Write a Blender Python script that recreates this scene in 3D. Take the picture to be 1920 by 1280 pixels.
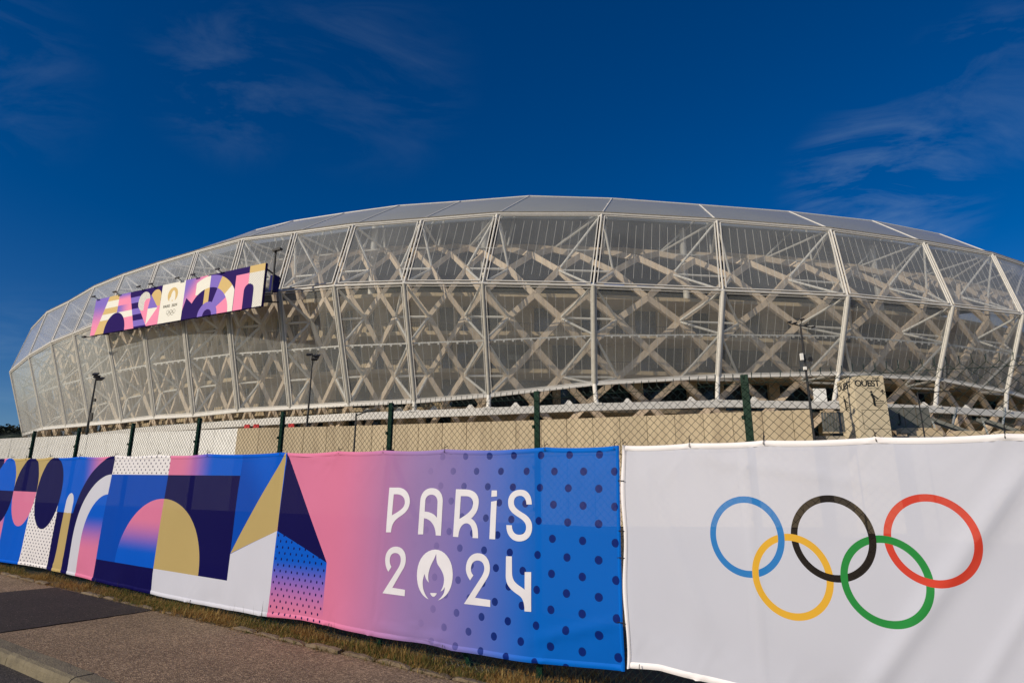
import bpy, bmesh, math, random
from mathutils import Vector, Matrix, noise
from mathutils.geometry import tessellate_polygon
random.seed(7)
PI = math.pi
for _o in list(bpy.data.objects): bpy.data.objects.remove(_o)
SC = bpy.context.scene
COL = SC.collection

# ------------------------------------------------------------ camera, sky, sun
EYE = Vector((0, 0, 1.18))
cam_d = bpy.data.cameras.new('camera'); cam = bpy.data.objects.new('camera', cam_d); COL.objects.link(cam)
cam_d.sensor_width = 36; cam_d.lens = 36 * 1200 / 1920
cam_d.clip_start = .05; cam_d.clip_end = 6000
cam.location = EYE; cam.rotation_euler = (PI / 2 + .2643, 0, 0)
SC.camera = cam
SC.render.resolution_x = 1024; SC.render.resolution_y = 682
SC.render.engine = 'CYCLES'
SC.cycles.transparent_max_bounces = 28
SC.cycles.max_bounces = 8
SC.view_settings.view_transform = 'Standard'; SC.view_settings.look = 'None'
SC.view_settings.exposure = -.05; SC.view_settings.gamma = 1
SC.view_settings.use_curve_mapping = False

SUN_EL = math.radians(27); SUN_AZ = math.radians(50)       # azimuth: degrees to the left of straight behind the camera
sd = Vector((-math.sin(SUN_AZ) * math.cos(SUN_EL), -math.cos(SUN_AZ) * math.cos(SUN_EL), math.sin(SUN_EL)))
sl = bpy.data.lights.new('sun', 'SUN'); sl.energy = 4.0; sl.angle = math.radians(.53); sl.color = (1, .87, .68)
sun = bpy.data.objects.new('sun', sl); COL.objects.link(sun)
sun.rotation_euler = (-sd).to_track_quat('-Z', 'Y').to_euler(); sun.location = (-20, -10, 30)

W = bpy.data.worlds.new('World'); SC.world = W; W.use_nodes = True
nt = W.node_tree; nt.nodes.clear(); N = nt.nodes.new; Lk = nt.links.new
out = N('ShaderNodeOutputWorld'); bg = N('ShaderNodeBackground'); sky = N('ShaderNodeTexSky')
sky.sky_type = 'NISHITA'; sky.sun_disc = False; sky.sun_elevation = SUN_EL
sky.sun_rotation = math.atan2(sd.x, sd.y); sky.altitude = 600; sky.air_density = .95; sky.dust_density = 1.1; sky.ozone_density = 3.5
tc = N('ShaderNodeTexCoord')
gm = N('ShaderNodeGamma'); gm.inputs[1].default_value = 1.0
hs = N('ShaderNodeHueSaturation'); hs.inputs['Hue'].default_value = .512; hs.inputs['Saturation'].default_value = 1.42; hs.inputs['Value'].default_value = .96
Lk(sky.outputs[0], hs.inputs['Color'])
# thin cirrus: stretched noise, only wisps
mp = N('ShaderNodeMapping'); mp.inputs['Rotation'].default_value = (.35, .5, .3); mp.inputs['Scale'].default_value = (2.0, 5.0, 9.0)
Lk(tc.outputs['Generated'], mp.inputs[0])
n1 = N('ShaderNodeTexNoise'); n1.inputs['Scale'].default_value = 1.5; n1.inputs['Detail'].default_value = 9; n1.inputs['Roughness'].default_value = .62; n1.inputs['Distortion'].default_value = 1.1
Lk(mp.outputs[0], n1.inputs['Vector'])
# the wisps stand in a few parts of the sky only
acc = None
for (cx, cy, cz), wdt, amt in (((.489, .77, .41), .990, .85), ((.572, .657, .491), .993, .4), ((-.378, .736, .562), .991, .26), ((-.60, .63, .49), .991, .22), ((-.2, .77, .6), .985, .16), ((.2, .2, .96), .95, .5), ((-.75, -.3, .58), .93, .8), ((.6, -.6, .5), .93, .8), ((.93, .25, .3), .95, .8), ((-.612, .79, .12), .985, .45)):
    dt = N('ShaderNodeVectorMath'); dt.operation = 'DOT_PRODUCT'; dt.inputs[1].default_value = Vector((cx, cy, cz)).normalized(); Lk(tc.outputs['Generated'], dt.inputs[0])
    rr_ = N('ShaderNodeMapRange'); rr_.interpolation_type = 'SMOOTHSTEP'; rr_.inputs[1].default_value = wdt; rr_.inputs[2].default_value = 1.0; rr_.inputs[4].default_value = amt; Lk(dt.outputs['Value'], rr_.inputs[0])
    if acc is None: acc = rr_.outputs[0]
    else: ma_ = N('ShaderNodeMath'); ma_.operation = 'MAXIMUM'; Lk(acc, ma_.inputs[0]); Lk(rr_.outputs[0], ma_.inputs[1]); acc = ma_.outputs[0]
r1 = N('ShaderNodeMapRange'); r1.inputs[1].default_value = .45; r1.inputs[2].default_value = .85; Lk(n1.outputs[0], r1.inputs[0])
mm = N('ShaderNodeMath'); mm.operation = 'MULTIPLY'; Lk(r1.outputs[0], mm.inputs[0]); Lk(acc, mm.inputs[1])
m3 = N('ShaderNodeMath'); m3.operation = 'MULTIPLY'; m3.inputs[1].default_value = .36; Lk(mm.outputs[0], m3.inputs[0])
mx = N('ShaderNodeMixRGB'); Lk(m3.outputs[0], mx.inputs[0]); Lk(hs.outputs[0], mx.inputs[1]); mx.inputs[2].default_value = (4.8, 6.6, 8.0, 1)
Lk(mx.outputs[0], gm.inputs[0]); Lk(gm.outputs[0], bg.inputs[0]); bg.inputs[1].default_value = .085
Lk(bg.outputs[0], out.inputs[0])

# ------------------------------------------------------------ helpers
def tag(o, label=None, cat=None, group=None, kind=None):
    if label: o['label'] = label
    if cat: o['category'] = cat
    if group: o['group'] = group
    if kind: o['kind'] = kind
    return o

def empty(name, loc, label=None, cat=None, group=None, kind=None):
    o = bpy.data.objects.new(name, None); COL.objects.link(o); o.location = loc; o.empty_display_size = .3
    return tag(o, label, cat, group, kind)

def wloc(p):
    v = Vector((0, 0, 0))
    while p: v += p.location; p = p.parent
    return v

class MB:
    """collects geometry in world coordinates and links it as one mesh object"""
    def __init__(s): s.v = []; s.f = []; s.mi = []; s.uv = None; s.smooth = False
    def add(s, vs, fs, m=0):
        k = len(s.v); s.v += [Vector(p) for p in vs]
        for f in fs: s.f.append(tuple(i + k for i in f)); s.mi.append(m)
    def box(s, c, X, Y, Z, m=0):
        """c centre, X Y Z half-axis vectors"""
        c = Vector(c); X = Vector(X); Y = Vector(Y); Z = Vector(Z)
        vs = [c + X * a + Y * b + Z * d for a in (-1, 1) for b in (-1, 1) for d in (-1, 1)]
        s.add(vs, [(0, 1, 3, 2), (4, 6, 7, 5), (0, 4, 5, 1), (2, 3, 7, 6), (0, 2, 6, 4), (1, 5, 7, 3)], m)
    def bar(s, p, q, w, d, up=(0, 0, 1), m=0):
        p = Vector(p); q = Vector(q); a = (q - p)
        if a.length < 1e-6: return
        X = a.normalized(); up = Vector(up); Z = up - X * up.dot(X)
        if Z.length < 1e-4: Z = Vector((1, 0, 0)) - X * X.x
        Z.normalize(); Y = Z.cross(X)
        s.box((p + q) / 2, a / 2, Y * w / 2, Z * d / 2, m)
    def tube(s, p, q, r, n=8, r2=None, caps=True, m=0):
        p = Vector(p); q = Vector(q); a = (q - p).normalized(); r2 = r if r2 is None else r2
        X = a.cross(Vector((0, 0, 1)));
        if X.length < 1e-3: X = Vector((1, 0, 0))
        X.normalize(); Y = a.cross(X); vs = []
        for c, rr in ((p, r), (q, r2)):
            for i in range(n): t = 2 * PI * i / n; vs.append(c + X * math.cos(t) * rr + Y * math.sin(t) * rr)
        fs = [(i, (i + 1) % n, n + (i + 1) % n, n + i) for i in range(n)]
        if caps: fs += [tuple(range(n))[::-1], tuple(range(n, 2 * n))]
        s.add(vs, fs, m)
    def path(s, pts, r, n=3):
        """thin wire along a polyline"""
        k = len(s.v); P = [Vector(p) for p in pts]
        for i, p in enumerate(P):
            a = (P[min(i + 1, len(P) - 1)] - P[max(i - 1, 0)]).normalized()
            X = a.cross(Vector((.3, .2, .93))).normalized(); Y = a.cross(X)
            for j in range(n): t = 2 * PI * j / n; s.v.append(p + X * math.cos(t) * r + Y * math.sin(t) * r)
        for i in range(len(P) - 1):
            for j in range(n):
                s.f.append((k + i * n + j, k + i * n + (j + 1) % n, k + (i + 1) * n + (j + 1) % n, k + (i + 1) * n + j)); s.mi.append(0)
    def ball(s, c, rx, ry=None, rz=None, n=10, m=0):
        ry = ry or rx; rz = rz or rx; c = Vector(c); vs = []; h = n // 2
        for i in range(h + 1):
            a = PI * i / h
            for j in range(n):
                t = 2 * PI * j / n; vs.append(c + Vector((rx * math.sin(a) * math.cos(t), ry * math.sin(a) * math.sin(t), rz * math.cos(a))))
        s.add(vs, [(i * n + j, (i + 1) * n + j, (i + 1) * n + (j + 1) % n, i * n + (j + 1) % n) for i in range(h) for j in range(n)], m)
    def build(s, name, mats, parent=None, bevel=0, kind=None, label=None):
        c = sum(s.v, Vector()) / max(1, len(s.v))
        me = bpy.data.meshes.new(name); me.from_pydata([p - c for p in s.v], [], s.f)
        if not isinstance(mats, (list, tuple)): mats = [mats]
        for m in mats: me.materials.append(m)
        if len(mats) > 1: me.polygons.foreach_set('material_index', s.mi)
        if s.smooth: me.polygons.foreach_set('use_smooth', [True] * len(s.f))
        if s.uv:
            ul = me.uv_layers.new(name='UVMap'); k = 0
            for f in s.f:
                for i in f: ul.data[k].uv = s.uv[i]; k += 1
        me.update()
        o = bpy.data.objects.new(name, me); COL.objects.link(o)
        if parent: o.parent = parent
        o.location = c - wloc(parent)
        if bevel:
            b = o.modifiers.new('bevel', 'BEVEL'); b.width = bevel; b.segments = 2; b.limit_method = 'ANGLE'
        if kind: o['kind'] = kind
        if label: o['label'] = label
        return o

_unit = {}
def unit_mesh(kind, m):
    k = (kind, m.name)
    if k not in _unit:
        b = MB()
        if kind == 'box': b.box((0, 0, 0), (.5, 0, 0), (0, .5, 0), (0, 0, .5))
        else: b.tube((-.5, 0, 0), (.5, 0, 0), 1, 8)
        me = bpy.data.meshes.new(kind + '_' + m.name); me.from_pydata(b.v, [], b.f); me.materials.append(m)
        if kind != 'box': me.polygons.foreach_set('use_smooth', [len(f) == 4 for f in b.f])
        _unit[k] = me
    return _unit[k]

def member(name, kind, p, q, w, d, m, parent, up=(0, 0, 1)):
    """a straight bar or tube as its own object on shared mesh data"""
    p = Vector(p); q = Vector(q); a = q - p; X = a.normalized(); up = Vector(up); Z = up - X * up.dot(X)
    if Z.length < 1e-3: Z = Vector((1, 0, 0)) - X * X.x
    Z.normalize(); Y = Z.cross(X)
    M = Matrix((X, Y, Z)).transposed().to_4x4() @ Matrix.Diagonal((a.length, w, d, 1))
    o = bpy.data.objects.new(name, unit_mesh(kind, m)); COL.objects.link(o); o.parent = parent
    o.matrix_basis = Matrix.Translation((p + q) / 2 - wloc(parent)) @ M
    return o

# ------------------------------------------------------------ materials
def newmat(name):
    m = bpy.data.materials.new(name); m.use_nodes = True; t = m.node_tree; t.nodes.clear()
    o = t.nodes.new('ShaderNodeOutputMaterial'); return m, t, o

def mat(name, col, rough=.6, metal=0, var=.12, scale=3, bump=0, bscale=40, spec=.4, dirt=None, dirt_amt=.5, stretch=None):
    m, t, o = newmat(name); N = t.nodes.new; L = t.links.new
    b = N('ShaderNodeBsdfPrincipled'); b.inputs['Roughness'].default_value = rough; b.inputs['Metallic'].default_value = metal
    b.inputs['Specular IOR Level'].default_value = spec
    g = N('ShaderNodeNewGeometry')
    mp = N('ShaderNodeMapping'); L(g.outputs['Position'], mp.inputs[0])
    if stretch: mp.inputs['Scale'].default_value = stretch
    n = N('ShaderNodeTexNoise'); n.inputs['Scale'].default_value = scale; n.inputs['Detail'].default_value = 6; n.inputs['Roughness'].default_value = .65
    L(mp.outputs[0], n.inputs['Vector'])
    r = N('ShaderNodeMapRange'); r.inputs[1].default_value = .3; r.inputs[2].default_value = .7; r.inputs[3].default_value = 1 - var; r.inputs[4].default_value = 1 + var
    L(n.outputs[0], r.inputs[0])
    oi = N('ShaderNodeObjectInfo'); r3 = N('ShaderNodeMapRange'); r3.inputs[3].default_value = 1 - var * .5; r3.inputs[4].default_value = 1 + var * .5; L(oi.outputs['Random'], r3.inputs[0])
    mu = N('ShaderNodeMath'); mu.operation = 'MULTIPLY'; L(r.outputs[0], mu.inputs[0]); L(r3.outputs[0], mu.inputs[1])
    c = N('ShaderNodeVectorMath'); c.operation = 'SCALE'; c.inputs[0].default_value = col; L(mu.outputs[0], c.inputs['Scale'])
    res = c.outputs[0]
    if dirt:
        n2 = N('ShaderNodeTexNoise'); n2.inputs['Scale'].default_value = scale * 2.7; n2.inputs['Detail'].default_value = 8; L(mp.outputs[0], n2.inputs['Vector'])
        r2 = N('ShaderNodeMapRange'); r2.inputs[1].default_value = .5; r2.inputs[2].default_value = .72; r2.inputs[4].default_value = dirt_amt; L(n2.outputs[0], r2.inputs[0])
        x = N('ShaderNodeMixRGB'); L(r2.outputs[0], x.inputs[0]); L(res, x.inputs[1]); x.inputs[2].default_value = (*dirt, 1); res = x.outputs[0]
    L(res, b.inputs['Base Color'])
    if bump:
        n4 = N('ShaderNodeTexNoise'); n4.inputs['Scale'].default_value = bscale; n4.inputs['Detail'].default_value = 4; L(g.outputs['Position'], n4.inputs['Vector'])
        bm = N('ShaderNodeBump'); bm.inputs['Strength'].default_value = bump; bm.inputs['Distance'].default_value = .02; L(n4.outputs[0], bm.inputs['Height']); L(bm.outputs[0], b.inputs['Normal'])
    L(b.outputs[0], o.inputs[0])
    return m

def film(name, clear, col=(.74, .79, .81), rough=.25, facing=.35, ior=1.4):
    """translucent foil: part see-through, part milky, with a soft gloss; milkier at a grazing angle because the light crosses more foil"""
    m, t, o = newmat(name); N = t.nodes.new; L = t.links.new
    g = N('ShaderNodeNewGeometry')
    n = N('ShaderNodeTexNoise'); n.inputs['Scale'].default_value = .22; n.inputs['Detail'].default_value = 6; L(g.outputs['Position'], n.inputs['Vector'])
    d = N('ShaderNodeBsdfDiffuse'); d.inputs[0].default_value = (*col, 1)
    tr = N('ShaderNodeBsdfTranslucent'); tr.inputs[0].default_value = (*col, 1)
    m1 = N('ShaderNodeMixShader'); m1.inputs[0].default_value = .45; L(d.outputs[0], m1.inputs[1]); L(tr.outputs[0], m1.inputs[2])
    gl = N('ShaderNodeBsdfGlossy'); gl.inputs['Roughness'].default_value = rough; gl.inputs[0].default_value = (.9, .9, .9, 1)
    f0 = ((ior - 1) / (ior + 1)) ** 2 * 1.9
    tp = N('ShaderNodeBsdfTransparent'); tp.inputs[0].default_value = (.97, .98, .98, 1)
    lw = N('ShaderNodeLayerWeight'); lw.inputs[0].default_value = .5
    r = N('ShaderNodeMapRange'); r.inputs[1].default_value = .35; r.inputs[2].default_value = .72; r.inputs[3].default_value = -.035; r.inputs[4].default_value = .05; L(n.outputs[0], r.inputs[0])
    pw = N('ShaderNodeMath'); pw.operation = 'POWER'; L(lw.outputs['Facing'], pw.inputs[0]); pw.inputs[1].default_value = 2.0
    a = N('ShaderNodeMath'); a.operation = 'MULTIPLY_ADD'; L(pw.outputs[0], a.inputs[0]); a.inputs[1].default_value = facing; a.inputs[2].default_value = 1 - clear
    b = N('ShaderNodeMath'); b.operation = 'ADD'; b.use_clamp = True; L(a.outputs[0], b.inputs[0]); L(r.outputs[0], b.inputs[1])
    m2 = N('ShaderNodeMixShader'); L(b.outputs[0], m2.inputs[0]); L(tp.outputs[0], m2.inputs[1]); L(m1.outputs[0], m2.inputs[2])
    p5 = N('ShaderNodeMath'); p5.operation = 'POWER'; L(lw.outputs['Facing'], p5.inputs[0]); p5.inputs[1].default_value = 5
    fm = N('ShaderNodeMath'); fm.operation = 'MULTIPLY_ADD'; L(p5.outputs[0], fm.inputs[0]); fm.inputs[1].default_value = .85; fm.inputs[2].default_value = f0
    m3 = N('ShaderNodeMixShader'); L(fm.outputs[0], m3.inputs[0]); L(m2.outputs[0], m3.inputs[1]); L(gl.outputs[0], m3.inputs[2])
    L(m3.outputs[0], o.inputs[0]); return m

# ---- a small language for flat print: python expressions become math nodes
class E:
    t = None
    def __init__(s, v): s.v = v.v if isinstance(v, E) else v
    @staticmethod
    def op(k, *a):
        n = E.t.nodes.new('ShaderNodeMath'); n.operation = k
        for i, x in enumerate(a):
            x = x.v if isinstance(x, E) else x
            if isinstance(x, (int, float)): n.inputs[i].default_value = x
            else: E.t.links.new(x, n.inputs[i])
        return E(n.outputs[0])
    def __add__(s, o): return E.op('ADD', s, o)
    __radd__ = __add__
    def __sub__(s, o): return E.op('SUBTRACT', s, o)
    def __rsub__(s, o): return E.op('SUBTRACT', o, s)
    def __mul__(s, o): return E.op('MULTIPLY', s, o)
    __rmul__ = __mul__
    def __truediv__(s, o): return E.op('DIVIDE', s, o)
    def __lt__(s, o): return E.op('LESS_THAN', s, o)
    def __gt__(s, o): return E.op('GREATER_THAN', s, o)
    def __and__(s, o): return E.op('MULTIPLY', s, o)
    def __or__(s, o): return E.op('MAXIMUM', s, o)
def ramp(x, a, b):
    n = E.t.nodes.new('ShaderNodeMapRange'); E.t.links.new(x.v, n.inputs[0]); n.inputs[1].default_value = a; n.inputs[2].default_value = b
    n.interpolation_type = 'SMOOTHSTEP'; return E(n.outputs[0])
def _c(c):
    return c.v if isinstance(c, E) else c
def mix(f, a, b):
    n = E.t.nodes.new('ShaderNodeMixRGB')
    for i, x in ((0, f), (1, a), (2, b)):
        x = _c(x)
        if isinstance(x, tuple): n.inputs[i].default_value = (*x, 1)
        elif isinstance(x, (int, float)): n.inputs[i].default_value = x
        else: E.t.links.new(x, n.inputs[i])
    return E(n.outputs[0])
def ell(x, y, cx, cy, rx, ry):
    a = (x - cx) * (1 / rx); b = (y - cy) * (1 / ry); return (a * a + b * b) < 1.0
def ring(x, y, cx, cy, r, w):
    a = x - cx; b = y - cy; d = E.op('SQRT', a * a + b * b); return E.op('ABSOLUTE', d - r) < w / 2
def half(x, y, p, q):
    """1 on the left-hand side of the line p->q"""
    dx = q[0] - p[0]; dy = q[1] - p[1]
    return ((y - p[1]) * dx - (x - p[0]) * dy) > 0.0
def poly(x, y, *P):
    """convex polygon, counter-clockwise"""
    r = None
    for i in range(len(P)):
        h = half(x, y, P[i], P[(i + 1) % len(P)]); r = h if r is None else r & h
    return r
def box(x, y, x0, x1, y0, y1): return (x > x0) & (x < x1) & (y > y0) & (y < y1)
def dots(x, y, px, py, rx, ry, ox=0., oy=0.):
    def lat(ax, ay):
        u = E.op('PINGPONG', (x - ax), px / 2); v = E.op('PINGPONG', (y - ay), py / 2)
        u = u * (1 / rx); v = v * (1 / ry); return (u * u + v * v) < 1.0
    return lat(ox, oy) | lat(ox + px / 2, oy + py / 2)

def print_mat(name, fn, clear=0.0, rough=.65, weave=True):
    m, t, o = newmat(name); E.t = t; N = t.nodes.new; L = t.links.new
    uv = N('ShaderNodeUVMap'); uv.uv_map = 'UVMap'; sp = N('ShaderNodeSeparateXYZ'); L(uv.outputs[0], sp.inputs[0])
    x, y = E(sp.outputs[0]), E(sp.outputs[1])
    col = fn(x, y)
    n = N('ShaderNodeTexNoise'); n.inputs['Scale'].default_value = 1.3; n.inputs['Detail'].default_value = 5; L(uv.outputs[0], n.inputs['Vector'])
    r = N('ShaderNodeMapRange'); r.inputs[3].default_value = .93; r.inputs[4].default_value = 1.06; L(n.outputs[0], r.inputs[0])
    sc = N('ShaderNodeVectorMath'); sc.operation = 'SCALE'; L(col.v, sc.inputs[0]); L(r.outputs[0], sc.inputs['Scale'])
    b = N('ShaderNodeBsdfPrincipled'); b.inputs['Roughness'].default_value = rough; b.inputs['Specular IOR Level'].default_value = .06; L(sc.outputs[0], b.inputs['Base Color'])
    res = b.outputs[0]
    if clear:
        tl = N('ShaderNodeBsdfTranslucent'); L(sc.outputs[0], tl.inputs[0])
        m1 = N('ShaderNodeMixShader'); m1.inputs[0].default_value = .15; L(res, m1.inputs[1]); L(tl.outputs[0], m1.inputs[2])
        tp = N('ShaderNodeBsdfTransparent'); m2 = N('ShaderNodeMixShader'); m2.inputs[0].default_value = clear
        if name == 'banner_print':
            cr = N('ShaderNodeMapRange'); L(x.v, cr.inputs[0]); cr.inputs[1].default_value = -1.7; cr.inputs[2].default_value = -.2; cr.inputs[3].default_value = .022; cr.inputs[4].default_value = clear; L(cr.outputs[0], m2.inputs[0])
        L(m1.outputs[0], m2.inputs[1]); L(tp.outputs[0], m2.inputs[2]); res = m2.outputs[0]
    L(res, o.inputs[0]); return m

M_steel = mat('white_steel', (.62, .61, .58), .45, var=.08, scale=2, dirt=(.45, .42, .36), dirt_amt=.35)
M_steel2 = mat('greyer_steel_tube', (.42, .41, .37), .5, var=.1, scale=2)  # plain tone greyer than the white steel, for most front lower mullions
M_wood = mat('glulam', (.57, .465, .35), .6, var=.14, scale=1.4, dirt=(.35, .25, .17), dirt_amt=.4, stretch=(1, 1, .3))
M_conc = mat('beige_concrete', (.52, .43, .29), .85, var=.09, scale=.5, bump=.15, bscale=6, dirt=(.34, .27, .18), dirt_amt=.65, stretch=(1.3, 1.3, .22))
M_conc2 = mat('inner_concrete', (.47, .38, .255), .85, var=.1, scale=.5)
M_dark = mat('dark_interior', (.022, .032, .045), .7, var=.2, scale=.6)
M_glass = mat('window_glass', (.02, .03, .04), .12, var=.2, spec=.6)
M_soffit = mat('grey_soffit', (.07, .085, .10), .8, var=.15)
M_black = mat('black_metal', (.02, .02, .022), .5, var=.1)
M_green = mat('green_powder_coat', (.003, .026, .015), .5, var=.15, scale=9, spec=.12)
M_wire = mat('green_pvc_wire', (.010, .028, .020), .45, var=.1)
M_grey = mat('galvanised_steel', (.32, .34, .33), .45, metal=.3, var=.12)
M_hoard = mat('white_hoarding', (.84, .84, .81), .6, var=.05, scale=.8, dirt=(.55, .54, .5), dirt_amt=.25)
M_red = mat('red_plastic', (.55, .02, .02), .4)
M_film_lo = film('foil_lower', .775, facing=.50, ior=1.30)
M_film_up = film('foil_upper', .845, facing=.62, ior=1.38)
M_film_rf = film('foil_roof', .46, (.50, .53, .50), rough=.4, facing=.5)
M_deck = mat('deck_concrete', (.36, .33, .28), .85, var=.1)

# ------------------------------------------------------------ street frame: the street slopes gently, the fence follows it
A_ = Vector((.82681853, -.56117999, -.03805437)).normalized()       # along the fence, to the right
B_ = Vector((.0354514, -.01552796, .99925076)).normalized()         # square to the street
N_ = Vector((-.56135044, -.82754812, .00705581)).normalized()       # out from the fence, towards the road
O_ = Vector((-.08613, 4.93983, .07893))
def L3(s, o, h): return O_ + A_ * s + N_ * o + B_ * h

def sheet(name, mats, pts, kind='structure', parent=None):
    b = MB(); b.add(pts, [tuple(range(len(pts)))]); return b.build(name, mats, parent, kind=kind)

def asphalt(name, c1, c2, scale, speck):
    m, t, o = newmat(name); N = t.nodes.new; L = t.links.new
    g = N('ShaderNodeNewGeometry'); b = N('ShaderNodeBsdfPrincipled'); b.inputs['Roughness'].default_value = .88; b.inputs['Specular IOR Level'].default_value = .3
    v = N('ShaderNodeTexVoronoi'); v.inputs['Scale'].default_value = scale; L(g.outputs['Position'], v.inputs['Vector'])
    hv = N('ShaderNodeSeparateColor'); L(v.outputs['Color'], hv.inputs[0])
    r = N('ShaderNodeMapRange'); r.inputs[1].default_value = .1; r.inputs[2].default_value = .95; L(hv.outputs[0], r.inputs[0])
    pw = N('ShaderNodeMath'); pw.operation = 'POWER'; pw.inputs[1].default_value = 2.2; L(r.outputs[0], pw.inputs[0])
    x = N('ShaderNodeMixRGB'); L(pw.outputs[0], x.inputs[0]); x.inputs[1].default_value = (*c1, 1); x.inputs[2].default_value = (*c2, 1)
    n = N('ShaderNodeTexNoise'); n.inputs['Scale'].default_value = 1.1; n.inputs['Detail'].default_value = 8; n.inputs['Roughness'].default_value = .7; L(g.outputs['Position'], n.inputs['Vector'])
    r2 = N('ShaderNodeMapRange'); r2.inputs[1].default_value = .3; r2.inputs[2].default_value = .7; r2.inputs[3].default_value = .78; r2.inputs[4].default_value = 1.2; L(n.outputs[0], r2.inputs[0])
    sc = N('ShaderNodeVectorMath'); sc.operation = 'SCALE'; L(x.outputs[0], sc.inputs[0]); L(r2.outputs[0], sc.inputs['Scale'])
    # pale chips
    v2 = N('ShaderNodeTexVoronoi'); v2.inputs['Scale'].default_value = scale * .45; L(g.outputs['Position'], v2.inputs['Vector'])
    lt = N('ShaderNodeMath'); lt.operation = 'LESS_THAN'; lt.inputs[1].default_value = .16; L(v2.outputs['Distance'], lt.inputs[0])
    hv2 = N('ShaderNodeSeparateColor'); L(v2.outputs['Color'], hv2.inputs[0]); gt = N('ShaderNodeMath'); gt.operation = 'GREATER_THAN'; gt.inputs[1].default_value = 1 - speck; L(hv2.outputs[0], gt.inputs[0])
    an = N('ShaderNodeMath'); an.operation = 'MULTIPLY'; L(lt.outputs[0], an.inputs[0]); L(gt.outputs[0], an.inputs[1])
    x2 = N('ShaderNodeMixRGB'); L(an.outputs[0], x2.inputs[0]); L(sc.outputs[0], x2.inputs[1]); x2.inputs[2].default_value = (.42, .36, .29, 1)
    L(x2.outputs[0], b.inputs['Base Color'])
    bm = N('ShaderNodeBump'); bm.inputs['Strength'].default_value = .7; bm.inputs['Distance'].default_value = .006; L(v.outputs['Distance'], bm.inputs['Height']); L(bm.outputs[0], b.inputs['Normal'])
    L(b.outputs[0], o.inputs[0]); return m
M_walk = asphalt('old_pinkish_asphalt', (.142, .098, .060), (.44, .32, .20), 100, .4)
M_patch = asphalt('new_dark_asphalt', (.026, .020, .017), (.072, .056, .045), 110, .08)
M_road = asphalt('road_asphalt', (.035, .031, .029), (.11, .095, .085), 120, .15)
M_kerb = mat('kerb_concrete', (.17, .145, .095), .85, var=.2, scale=5, bump=.5, bscale=90, dirt=(.10, .085, .06), dirt_amt=.7)
M_stone = mat('edging_stone', (.165, .125, .08), .85, var=.2, scale=9, bump=.6, bscale=60, dirt=(.12, .09, .06), dirt_amt=.6)
M_soil = mat('dry_soil', (.075, .055, .032), .95, var=.35, scale=8, bump=.8, bscale=50, dirt=(.13, .10, .05), dirt_amt=.6)

# ground: one sheet to the horizon, following the street
g = MB(); ext = 3000
g.add([L3(-ext, 60, -.16), L3(ext, 60, -.16), L3(ext, -ext, -.16), L3(-ext, -ext, -.16)], [(0, 1, 2, 3)]); g.build('ground', M_soil, kind='structure')
S0, S1 = -40, 12
rd = MB(); rd.add([L3(S0, 1.88, -.07), L3(S0, 12, -.10), L3(S1, 12, -.10), L3(S1, 1.88, -.07)], [(0, 1, 2, 3)]); rd.build('road', M_road, kind='structure')
# pavement: gently uneven
def grid_sheet(name, s0, s1, o0, o1, ds, do, hf, m):
    b = MB(); ns = int((s1 - s0) / ds) + 1; no = int(abs(o1 - o0) / do) + 1
    for i in range(ns + 1):
        for j in range(no + 1):
            s = s0 + (s1 - s0) * i / ns; o = o0 + (o1 - o0) * j / no; b.v.append(L3(s, o, hf(s, o)))
    for i in range(ns):
        for j in range(no):
            k = i * (no + 1) + j; b.f.append((k, k + 1, k + no + 2, k + no + 1)); b.mi.append(0)
    b.smooth = True; return b.build(name, m, kind='structure')
grid_sheet('pavement', S0, S1, .27, 1.755, .25, .1, lambda s, o: .004 * noise.noise(Vector((s * 1.4, o * 1.7, 0))), M_walk)
b = MB(); hp = lambda s, o: .0085
pp = [(-6.19, 1.755), (-3.86, 1.755), (-4.12, .30), (-6.40, .30)]
ep = []
for (x0, y0), (x1, y1) in zip(pp, pp[1:] + pp[:1]):
    for k in range(40):
        t = k / 40; s_, o_ = x0 + (x1 - x0) * t, y0 + (y1 - y0) * t; w_ = 0 if k == 0 else .010
        ep.append((s_ + w_ * noise.noise(Vector((s_ * 9, o_ * 9, 0))) + random.uniform(-w_, w_) * .4, min(1.755, max(.29, o_ + w_ * noise.noise(Vector((s_ * 9, o_ * 9, 5)))))))
ne = len(ep); b.add([L3(s, o, .0065) for s, o in ep] + [L3(s, o, -.02) for s, o in ep], [tuple(range(ne))[::-1]] + [(i, (i + 1) % ne, ne + (i + 1) % ne, ne + i) for i in range(ne)])
b.build('asphalt_patch', M_patch, kind='structure')

kr = empty('kerb', L3(-4, 1.83, 0), kind='structure')
s = -12.0; kl = 1.0
while s < 2.5:
    l = kl - .008; b = MB(); j = random.uniform(-.003, .003); prof = [(1.757, .003), (1.765, .013), (1.87, .010), (1.895, .0), (1.905, -.02), (1.912, -.085), (1.757, -.085)]
    n = len(prof); vs = []
    for k in range(6):
        ss = s + l * k / 5
        for o, h in prof: vs.append(L3(ss, o + (random.uniform(-.003, .003) if h > -.05 else 0), h + j + random.uniform(-.002, .002)))
    fs = [(k * n + i, k * n + (i + 1) % n, (k + 1) * n + (i + 1) % n, (k + 1) * n + i) for k in range(5) for i in range(n)]
    fs += [tuple(range(n))[::-1], tuple(range(5 * n, 6 * n))]
    b.add(vs, fs); b.smooth = False; b.build('kerb_stone', M_kerb, kr); s += kl
ed = empty('edging', L3(-4, .27, 0), kind='structure')
s = -12.0
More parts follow.
